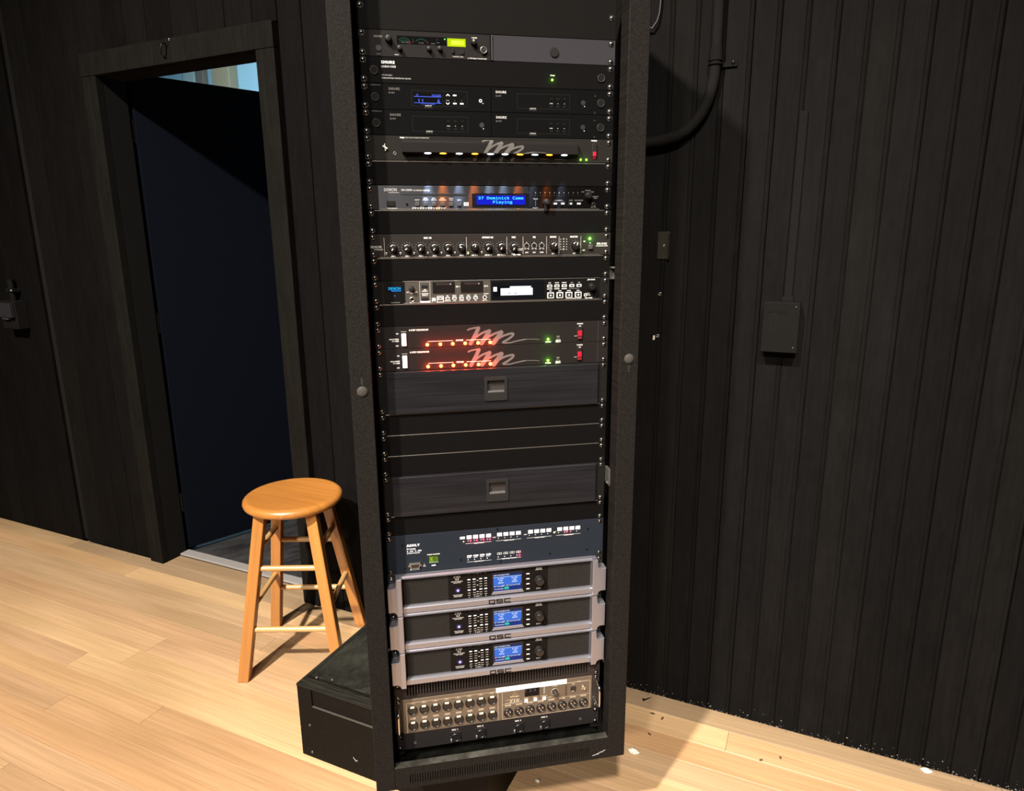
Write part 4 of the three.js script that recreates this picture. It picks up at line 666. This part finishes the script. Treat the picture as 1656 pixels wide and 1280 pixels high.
// U22 processor
{
  const g = unit('signal_processor', 'blue grey loudspeaker processor with rows of tiny red lit channel lights', 'processor', 22, 2);
  const groups = [[-62.3, -48.4, -34.2, -19.9], [4.5, 18.5, 32.5, 46.5], [73.7, 87.6, 101.4, 115.3], [140.1, 154, 167.9, 181.8]];
  const tex = sheet(482.6, 88.3, '#1c2026', p => {
    p.t('ASHLY', -197, 63.6, 5.6, '#e6e6e8', 'left', 'bold', 'sans-serif', 1.25); p.t('Protea', -197, 55.6, 4, '#cfd0d4', 'left', 'bold', 'monospace'); p.t('4.24C 2.4RD', -197, 50.2, 3.6, '#cfd0d4', 'left', 'bold', 'monospace'); p.t('SYSTEM PROCESSOR', -197, 45.6, 2.2, '#cfd0d4', 'left');
    p.t('PRESET NUMBER', -140.5, 38.6, 2.6); p.r(-141, 12.8, 9, 2.6); p.t('RS-232 PORT', -181, 7, 2.6); p.t('MIDI', -160.8, 13, 2); p.c(-160.8, 17, 0.8);
    groups.forEach((gr, j) => { gr.forEach((x, i) => { p.r(x, 70.8, 10.6, 8.4, '#e4e4e6'); p.t('CLIP', x, 73, 2.2, '#39404a'); p.c(x - 2.6, 67.8, 0.9, '#39404a'); p.c(x + 2.8, 68.6, 1.0, '#39404a'); p.c(x - 2.6, 62.6, 0.9, '#e9d4da'); p.c(x + 3, 62.4, 0.5, '#20242a'); }); p.l([[gr[0] - 8, 56.4], [gr[3] + 6, 56.4]], white, 0.6); p.t('Output Channel', (gr[0] + gr[3]) / 2, 55.6, 2.2); if (j !== 0) p.t('LIMIT', gr[0] - 11.5, 65.4, 2); });
    p.r(-77, 70.6, 11, 5.4, '#d4d4d8'); p.t('SIGNAL', -77, 70.6, 2.4, '#39404a');
    [[-62.6, -48.6, -34.6, -20.6], [4, 18, 32, 46.2]].forEach((gr, j) => { gr.forEach(x => { if (j) { p.o(x - 2.6, 25.6, 4.2, 4, white, 0.6); p.o(x + 2.6, 25.6, 4.2, 4, white, 0.6); } else { p.r(x, 26.6, 10.6, 3.2); p.r(x - 1, 22.6, 8.6, 1.4, '#b8b9bd'); } p.c(x - 3, 17.6, 1.0, '#efe6ea'); p.c(x + 3, 18, 0.6, '#23272e'); }); p.l([[gr[0] - 6, 12.4], [gr[3] + 6, 12.4]], white, 0.6); p.t(j ? 'Input Output Channels' : 'Input Channel', (gr[0] + gr[3]) / 2, 12.2, 2.2); });
  }, 4);
  plate(g, -241.3, 241.3, 2, MB('#ffffff', 0.5, 0, { map: tex })); screws(g, 2); chassis(g, 2);
  const con = M('#2a2826', 0.35, 0.6); const sh = new THREE.Shape(); sh.moveTo(-0.0085, -0.005); sh.lineTo(0.0085, -0.005); sh.lineTo(0.0105, 0.005); sh.lineTo(-0.0105, 0.005); sh.closePath();
  const db = part(g, 'serial_port', new THREE.ExtrudeGeometry(sh, { depth: 0.004, bevelEnabled: true, bevelSize: 0.0012, bevelThickness: 0.0008, bevelSegments: 2 }).translate(-0.181, 0.0175, 0), M('#a9a49c', 0.3, 0.9));
  part(db, 'port_insert', new THREE.ExtrudeGeometry(sh, { depth: 0.0012, bevelEnabled: false }).scale(0.84, 0.72, 1).translate(-0.181, 0.0175, 0.0046), M('#1b1513', 0.5));
  for (const x of [-193.5, -168.5]) cy(g, 'port_post', x, 17.5, 2.2, 3.4, M('#c9c4bb', 0.25, 0.95), 0, 6);
  const lcd = sheet(20, 17.4, '#2c3a10', p => { p.t('01', 0, 9, 10, '#c8f04a', 'center', 'bold', 'monospace', 1.3); p.r(0, 1.4, 20, 2, '#b9c79a'); p.r(-5, 9, 9, 12, 'rgba(190,240,60,0.75)'); p.r(5.2, 9, 8, 12, 'rgba(170,215,80,0.5)'); p.t('01', 0, 9, 10, '#5f7d14', 'center', 'bold', 'monospace', 1.3); }, 10);
  display(g, -150.3, -130.3, 18.9, 36.3, 0.4, lcd, 0.95);
  for (const x of groups[0]) led(g, x + 3, 62.4, 2.0, '#ff3a68', 2.6, 0, 0.0006);
  led(g, -74.6, 62, 1.9, '#ffd070', 1.4); led(g, 127.7, 64, 1.9, '#ffe08a', 1.3); led(g, 156.8, 63.4, 2.1, '#ff3a58', 2.8, 0, 0.0006); led(g, 49, 18, 2.0, '#ff3a68', 2.8, 0, 0.0006);
  for (const [x, y] of [[-205, 66], [-203, 12], [205, 66], [204, 16], [-82, 20], [118, 14], [0, 84], [6, 6]]) cy(g, 'face_screw', x, y, 2.6, 0.8, M('#191b1f', 0.3, 0.6));
}
// U24..U29 amplifiers
const silver = M('#9a98a1', 0.32, 0.8), silverLo = M('#9b9698', 0.4, 0.8);
function amplifier(u0, label) {
  const g = unit('power_amplifier', label, 'amplifier', u0, 2, 'silver framed power amplifiers');
  plate(g, -241.3, 241.3, 2, M('#171514', 0.5, 0.2), 'ear_plate'); chassis(g, 2, 430, 330); screws(g, 2, [-1, 1], [6.35, 80.5]);
  // rounded silver rails
  const rail = (pts, name) => { const s = new THREE.Shape(); pts.forEach(([a, b], i) => i ? s.lineTo(a * mm, b * mm) : s.moveTo(a * mm, b * mm)); s.closePath(); return part(g, name, new THREE.ExtrudeGeometry(s, { depth: 430 * mm, bevelEnabled: false }).rotateY(-Math.PI / 2).translate(215 * mm, 0, 0), silver); };
  rail([[0, 79.6], [10, 80.2], [13.2, 81.6], [14.6, 83.6], [14, 86], [11, 88.2], [0, 88.4]], 'top_rail');
  rail([[0, 0.6], [11, 0.7], [13.6, 1.6], [14.6, 3], [14.6, 13.6], [13.4, 15.8], [10, 17.4], [0, 17.6]], 'bottom_rail');
  // grilles: woven bars in front of dark foam
  for (const s of [-1, 1]) {
    const a = s < 0 ? -213 : 113, b = s < 0 ? -111 : 213, l = [];
    for (let x = a; x <= b; x += 4.1) l.push(BX(1.1 * mm, 62 * mm, 0.8 * mm, x * mm, 48.6 * mm, 5 * mm)); for (let y = 19; y <= 79; y += 4.1) l.push(BX((b - a) * mm, 1.1 * mm, 0.8 * mm, (a + b) / 2 * mm, y * mm, 5.3 * mm));
    part(g, 'grille', merge(l), MB('#2b2724', 0.4)); bx(g, 'filter_foam', (a + b) / 2, 48.6, b - a, 62, 3, M('#0d0c0b', 0.95), 0.3);
  }
  const tex = sheet(222, 62, '#120f0e', p => {
    p.t('CXD', -92, 54, 4.6, '#a9a49e', 'center', 'normal', 'sans-serif', 1.35); p.t('4.3', -92, 48.4, 4.2, '#a9a49e'); p.t('MULTI-CHANNEL', -92, 43.4, 2.4, '#a9a49e'); p.t('AMPLIFIER', -92, 40.4, 2.4, '#a9a49e'); p.t('PROCESSING', -91, 10.4, 2.6, '#a9a49e'); p.t('AMPLIFIER', -91, 7, 2.6, '#a9a49e');
    [-66, -54.4, -40, -28.9].forEach((x, i) => { const X = x; p.t('ABCD'[i], X, 58.4, 2.2, '#98938d'); for (const y of [38.4, 32.6, 26.8, 12.6, 7.4]) p.r(X, y, 6, 1.7, '#7d7872'); p.t('ABCD'[i], X, 3, 2.2, '#c9c4be'); }); for (const y of [41, 30]) p.r(-47.2, y, 4, 1.5, '#98938d'); for (const y of [14, 8.6]) p.r(-47.2, y, 5, 1.5, '#98938d'); p.t('MUTE', -47.2, 3, 2.2, '#c9c4be'); p.t('LIMIT', -47.2, 58.4, 2.0, '#98938d');
    p.t('MASTER', 91.2, 56, 2.6, '#a9a49e'); p.t('CONTROL', 91.2, 52.8, 2.6, '#a9a49e'); p.t('SELECT', 91, 6.6, 2.6, '#a9a49e');
  }, 5);
  const cp = RBX(-111 * mm, 111 * mm, 18 * mm, 80 * mm, 1 * mm, 7 * mm, 0.5 * mm); fit01(cp, -111 * mm, 111 * mm, 18 * mm, 80 * mm); part(g, 'control_panel', cp, MB('#ffffff', 0.35, 0, { map: tex }));
  cy(g, 'power_button', -90.7, 40, 6.2, 1, M('#17143a', 0.35), 7); const lit = glow('#c9b8ff', 2.2, 0x333344); ring(g, 'power_mark', -90.7, 40, 1.9, 0.7, lit, 8.2);
  const on = glow('#f4f0ea', 0.75, 0xbbbbbb);
  for (const x of [-66, -54.4, -40, -28.9]) for (const y of [63, 37.8]) bx(g, 'channel_led', x, y, 6.2, 2.2, 0.6, on, 0.2, 7);
  for (const y of [63.3, 51, 38.7, 26.4]) bx(g, 'soft_key', 66, y, 7.6, 2.2, 1.4, M('#cfcac4', 0.4), 0.5, 7);
  bx(g, 'display_bezel', 19.5, 47, 70, 54, 1.2, M('#0c0b10', 0.25), 0.6, 7);
  const lcd = sheet(63, 41, '#16308a', p => { const w = '#dfeaff'; p.r(0, 20.5, 63, 41, '#15307e'); p.r(0, 37.6, 63, 7, '#1b2f66'); p.t('AMP MODEL', -20, 38.4, 3, w); p.t('CUSTOM', -4, 38.4, 3, w); p.r(0, 33.6, 63, 2, '#b9d4ff'); p.r(0, 23.6, 63, 19, '#3e72d8'); for (const [x, y, t] of [[-15, 29.6, 'A: 50V'], [-15, 25, '10A'], [-15, 19.6, '600W'], [16, 29.6, 'B: 50V'], [16, 25, '10A'], [16, 20.4, '600W']]) p.t(t, x, y, 3.6, w); p.t('HP Voltage', -20, 11.6, 3.2, w); p.t('69V  HP Current 0.6A', 8, 12.2, 3.2, w); p.t('ProcPower', -19, 5, 3.2, w); p.r(-2, 6, 10, 6, '#35c9a0'); }, 8);
  display(g, -12, 51, 28.6, 69.6, 8.6, lcd, 1.05);
  part(g, 'display_ledge', new THREE.ExtrudeGeometry(new THREE.Shape([[-36, 21.6], [37, 21.6], [33, 28], [-32, 28]].map(a => new THREE.Vector2(a[0] * mm, a[1] * mm))), { depth: 0.0012, bevelEnabled: true, bevelSize: 0.0004, bevelThickness: 0.0004, bevelSegments: 1 }).translate(19.5 * mm, 0, 0.0078), M('#77737b', 0.4, 0.4));
  knob(g, 91.6, 47, 11.4, 15, 90, M('#1b1917', 0.36, 0.1), null, 7);
  // maker letters on the lower rail
  const L = []; const bar = (x0, x1, y0, y1) => L.push(BXX(x0 * mm, x1 * mm, y0 * mm, y1 * mm, 14.6 * mm, 15.7 * mm)); const ltr = (x, w) => [x, x + w];
  { const h0 = 3.4, h1 = 12.6, t = 1.35; bar(-24, -22, h0, h1); bar(-12, -10, h0, h1); bar(-24, -10, h1 - t, h1); bar(-24, -10, h0, h0 + t); bar(-15.5, -13, h0 - 1.6, h0 + t); bar(-7, 7.5, h1 - t, h1); bar(-7, -5, 7.4, h1); bar(-7, 7.5, 7.3, 7.3 + t); bar(5.5, 7.5, h0, 8.4); bar(-7, 7.5, h0, h0 + t); bar(10.5, 12.5, h0, h1); bar(10.5, 25, h1 - t, h1); bar(10.5, 25, h0, h0 + t); }
  part(g, 'maker_letters', merge(L), MB('#080808', 0.5), 'dark raised letters QSC');
  // end handles with a scooped corner round the screws
  for (const s of [-1, 1]) {
    const P = (x, y) => new THREE.Vector2(s * x * mm, y * mm), sh = new THREE.Shape();
    sh.moveTo(s * 213 * mm, 2.6 * mm); sh.lineTo(s * 222 * mm, 2.6 * mm); sh.quadraticCurveTo(s * 225 * mm, 13 * mm, s * 232 * mm, 13.5 * mm); sh.lineTo(s * 241 * mm, 13.5 * mm); sh.lineTo(s * 241 * mm, 66 * mm); sh.lineTo(s * 231 * mm, 66 * mm); sh.quadraticCurveTo(s * 224 * mm, 66.5 * mm, s * 223 * mm, 74 * mm); sh.lineTo(s * 222 * mm, 86.4 * mm); sh.lineTo(s * 213 * mm, 86.4 * mm); sh.closePath();
    part(g, 'handle', new THREE.ExtrudeGeometry(sh, { depth: 0.022, bevelEnabled: true, bevelSize: 0.0016, bevelThickness: 0.0022, bevelSegments: 3 }).translate(0, 0, 0.001), silver);
  }
}
amplifier(24, 'silver framed power amplifier right under the blue grey processor'); amplifier(26, 'silver framed power amplifier in the middle of three'); amplifier(28, 'silver framed power amplifier right above the slotted vent panel');
// U30 vent
{
  const g = unit('vent_panel', 'black vent panel with a row of upright slots above the stage box', 'vent panel', 30, 1);
  const s = new THREE.Shape(); s.moveTo(-0.2413, 0.0003); s.lineTo(0.2413, 0.0003); s.lineTo(0.2413, 0.04415); s.lineTo(-0.2413, 0.04415); s.closePath();
  for (let x = -0.2115; x < 0.21; x += 0.00635) { const h = new THREE.Path(); h.moveTo(x, 0.008); h.lineTo(x + 0.0028, 0.008); h.lineTo(x + 0.0028, 0.0375); h.lineTo(x, 0.0375); h.closePath(); s.holes.push(h); }
  part(g, 'faceplate', new THREE.ExtrudeGeometry(s, { depth: 0.003, bevelEnabled: false }).translate(0, 0, -0.003), MB('#2a2421', 0.5, 0)); screws(g, 1);
}
// U31 stage box
{
  const g = unit('stage_box', 'brown grey digital stage box with rows of black cable sockets', 'stage box', 31, 2);
  const base = '#5f5347', ln = '#b3a795', xs = [0, 1, 2, 3, 4, 5, 6, 7];
  const tex = sheet(482.6, 88.3, base, p => {
    p.o(-109.5, 39.5, 210, 79, ln, 0.9); p.o(111.5, 39.5, 212, 75, ln, 0.9); p.l([[6, 41], [217, 41]], ln, 0.7);
    xs.forEach(i => { const x = -201.4 + i * 26.15; p.o(x, 77.4, 13, 4, '#a99d8c', 0.4); p.t('IN ' + (i + 1), x, 77.4, 2.4, '#c9bdab'); p.r(x, 37.6, 12, 4.4, '#a3978a'); p.t('IN ' + (i + 9), x, 37.6, 2.4, '#5a4f44'); const m = 19 + i * 26.06; p.r(m, 37.6, 14, 3.4, '#b3a897'); p.t('OUT ' + (i + 1), m, 37.6, 2.2, '#5a4f44'); });
    p.t('S16', 33, 48, 7, '#d8cbb5', 'center', 'italic', 'serif', 1.5); p.l([[12, 44], [30, 43], [52, 45.6]], '#d8cbb5', 0.7); p.l([[14, 52], [30, 53.4], [46, 51.6]], '#d8cbb5', 0.6); p.t('behringer', 35, 60, 3.4, '#d8c4a0'); p.k.strokeStyle = '#b89a80'; p.l([[35, 72], [29, 64], [41, 64], [35, 72]], '#a8907a', 0.6);
    p.t('CONFIG', 62, 50.6, 2.2, '#d8cbb5'); p.t('SELECT', 84, 50.6, 2.2, '#d8cbb5'); p.t('MUTE ALL', 106, 50.6, 2.2, '#d8cbb5'); p.t('HA GAIN', 118, 45.6, 2, '#c9bdab'); p.t('PHONES', 131.7, 73, 2.2, '#c9bdab'); p.t('USB', 176, 72, 2.6, '#d8cbb5'); p.l([[160, 76], [212, 76]], ln, 0.5); p.r(159, 58, 5, 30, '#4b3d35'); p.t('AES50', 190, 78, 2.4, '#c9bdab');
  });
  plate(g, -222.5, 222.5, 2, M('#ffffff', 0.42, 0.35, { map: sheetCrop(tex) }), 'faceplate', 1.5, 3); plate(g, -241.3, 241.3, 2, M('#241f1c', 0.5, 0.1), 'ear_plate', -1.6, 1.6); screws(g, 2, [-1, 1], [6.35, 82.5], -1.6); chassis(g, 2, 430, 200);
  function sheetCrop(t) { t.repeat.set(445 / 482.6, 1); t.offset.set((482.6 - 445) / 2 / 482.6, 0); return t; }
  const shell = M('#181413', 0.4), tab = M('#e2cdb4', 0.35, 0.3), hole = M('#050404', 0.6), pin = M('#efeae4', 0.2, 0.9);
  const rim = new THREE.LatheGeometry([[8.4, 0], [10.9, 0], [11.1, 2.4], [10.2, 4], [9.2, 4], [8.6, 2.4], [8.4, 0]].map(a => new THREE.Vector2(a[0] * mm, a[1] * mm)), 28).rotateX(Math.PI / 2);
  const core = new THREE.CylinderGeometry(8.5 * mm, 8.5 * mm, 2.4 * mm, 24).rotateX(Math.PI / 2).translate(0, 0, 1.2 * mm), holes = merge([[-3.2, 1.6], [3.2, 1.6], [0, -3.6]].map(a => new THREE.CylinderGeometry(1.3 * mm, 1.3 * mm, 0.5 * mm, 10).rotateX(Math.PI / 2).translate(a[0] * mm, a[1] * mm, 2.5 * mm)));
  const tabG = RB(10 * mm, 4.6 * mm, 3.2 * mm, 1.2 * mm, 0, 9.6 * mm, 3.4 * mm), pins = merge([[-4.2, 2.2], [4.2, 2.2], [0, -3.4]].map(a => new THREE.CylinderGeometry(1.35 * mm, 1.35 * mm, 3 * mm, 10).rotateX(Math.PI / 2).translate(a[0] * mm, a[1] * mm, 3 * mm)));
  const sockGeo = merge([rim, core]);
  globalSock = { sockGeo, holes, tabG, shell, tab, hole, rim, core };
  for (const y of [59.8, 20]) for (let i = 0; i < 8; i++) { const s = part(g, 'input_socket', sockGeo, shell); s.position.set((-201.4 + i * 26.15) * mm, y * mm, 1.5 * mm); part(s, 'release_tab', tabG, tab, 'pale metal release tab'); part(s, 'contact_hole', holes, hole); }
  for (let i = 0; i < 8; i++) { const s = part(g, 'output_socket', sockGeo, shell); s.position.set((19 + i * 26.06) * mm, 20 * mm, 1.5 * mm); part(s, 'contact_pins', pins, pin, 'three bright contact pins'); }
  const lcd = sheet(35, 21, '#171216', p => { p.t('1 2.5', -4, 15.5, 7, '#8d8a92', 'center', 'bold', 'monospace'); p.r(0, 4, 35, 8, '#1a1416'); }, 8);
  display(g, 59, 94, 56, 77, 2.3, lcd, 0.6, 'level_display');
  for (let i = 0; i < 6; i++) { cy(g, 'meter_led', 99.5, 59 + i * 3.4, 0.9, 0.7, M('#3a332f', 0.4), 1.5); cy(g, 'meter_led', 105.7, 59 + i * 3.4, 0.9, 0.7, glow('#f1ece4', 0.5, 0x888888), 1.5); }
  for (const x of [62.3, 84.3, 105.7]) bx(g, 'push_button', x, 44.6, 8.4, 8, 2, glow('#fff6ea', 0.35, 0xeae0d4), 1, 1.5);
  knob(g, 131.7, 58.3, 6.4, 14, 60, M('#2b2522', 0.4), null, 1.5); ring(g, 'knob_scale', 131.7, 58.3, 8.6, 0.5, M('#b3a795', 0.4, 0.5), 1.7);
  bx(g, 'usb_port', 176, 59.6, 13, 13, 2, M('#1a1513', 0.4), 0.6, 1.5); bx(g, 'port_shield', 174.6, 55, 8, 2.2, 3, M('#d8d2c8', 0.25, 0.9), 0.5, 1.5);
  const jk = cy(g, 'phones_jack', 201.9, 59.7, 6.4, 2, M('#c9c0b2', 0.22, 1), 1.5); ring(g, 'jack_ring', 201.9, 59.7, 4.4, 1.4, M('#e9e2d4', 0.2, 1), 3.6);
  const chrome = M('#cfc9c2', 0.16, 1);
  for (const s of [-1, 1]) part(g, 'handle', tube([[s * 0.2335, 0.073, -0.001], [s * 0.2335, 0.073, 0.012], [s * 0.2335, 0.071, 0.022], [s * 0.2335, 0.064, 0.027], [s * 0.2335, 0.044, 0.028], [s * 0.2335, 0.024, 0.027], [s * 0.2335, 0.017, 0.022], [s * 0.2335, 0.015, 0.012], [s * 0.2335, 0.015, -0.001]], 0.0032, 60, 10), chrome, 'chrome carrying handle');
  const t = unit('tape_strip', 'strip of white marking tape along the stage box top edge', 'tape', 31, 2);
  part(t, 'tape', RBX(-0.009, 0.159, 0.0765, 0.0888, 0.0016, 0.002, 0.0001), M('#f1ebe4', 0.75)); const tt = part(t, 'tape_end', RBX(0.156, 0.160, 0.0767, 0.0886, 0.0019, 0.0024, 0.0001), M('#ece5dd', 0.75));
}
// U33 patch panel
{
  const g = unit('patch_panel', 'black patch panel with four microphone sockets above the rack sill', 'patch panel', 33, 1);
  const tex = sheet(482.6, 43.85, '#1d1a1a', p => [[-105, 'MIC 1'], [-45.8, 'MIC 2'], [44.4, 'MIC 3'], [108, 'MIC 4']].forEach(([x, t]) => p.t(t, x - 1.5, 36, 4.2, '#d3cfca')));
  plate(g, -241.3, 241.3, 1, MB('#ffffff', 0.5, 0, { map: tex })); screws(g, 1);
  const { rim, core, holes, shell, hole } = globalSock, sock = merge([rim, core, RB(26 * mm, 29 * mm, 1.6 * mm, 0.6 * mm, 0, 0, 0.8 * mm)]);
  for (const x of [-105, -45.8, 44.4, 108]) { const s = part(g, 'panel_socket', sock, M('#151313', 0.35)); s.position.set(x * mm, 17 * mm, 0); part(s, 'contact_hole', holes, hole); part(s, 'release_tab', RB(5 * mm, 9 * mm, 5 * mm, 1.6 * mm, -10.5 * mm, -5.5 * mm, 4 * mm), M('#b5b1ab', 0.25, 0.9), 'silver release tab'); part(s, 'socket_screw', new THREE.SphereGeometry(1.8 * mm, 10, 6).scale(1, 1, 0.5).translate(10 * mm, -11.5 * mm, 1.7 * mm), M('#55524f', 0.3, 0.8)); }
  for (const x of [-198.6, 195.7]) cy(g, 'hole_plug', x, 17, 3.4, 1.2, M('#6c6a68', 0.3, 0.7));
}

scene.traverse(o => { if (o.isMesh) { o.castShadow = true; o.receiveShadow = true; } });
renderer.render(scene, camera);
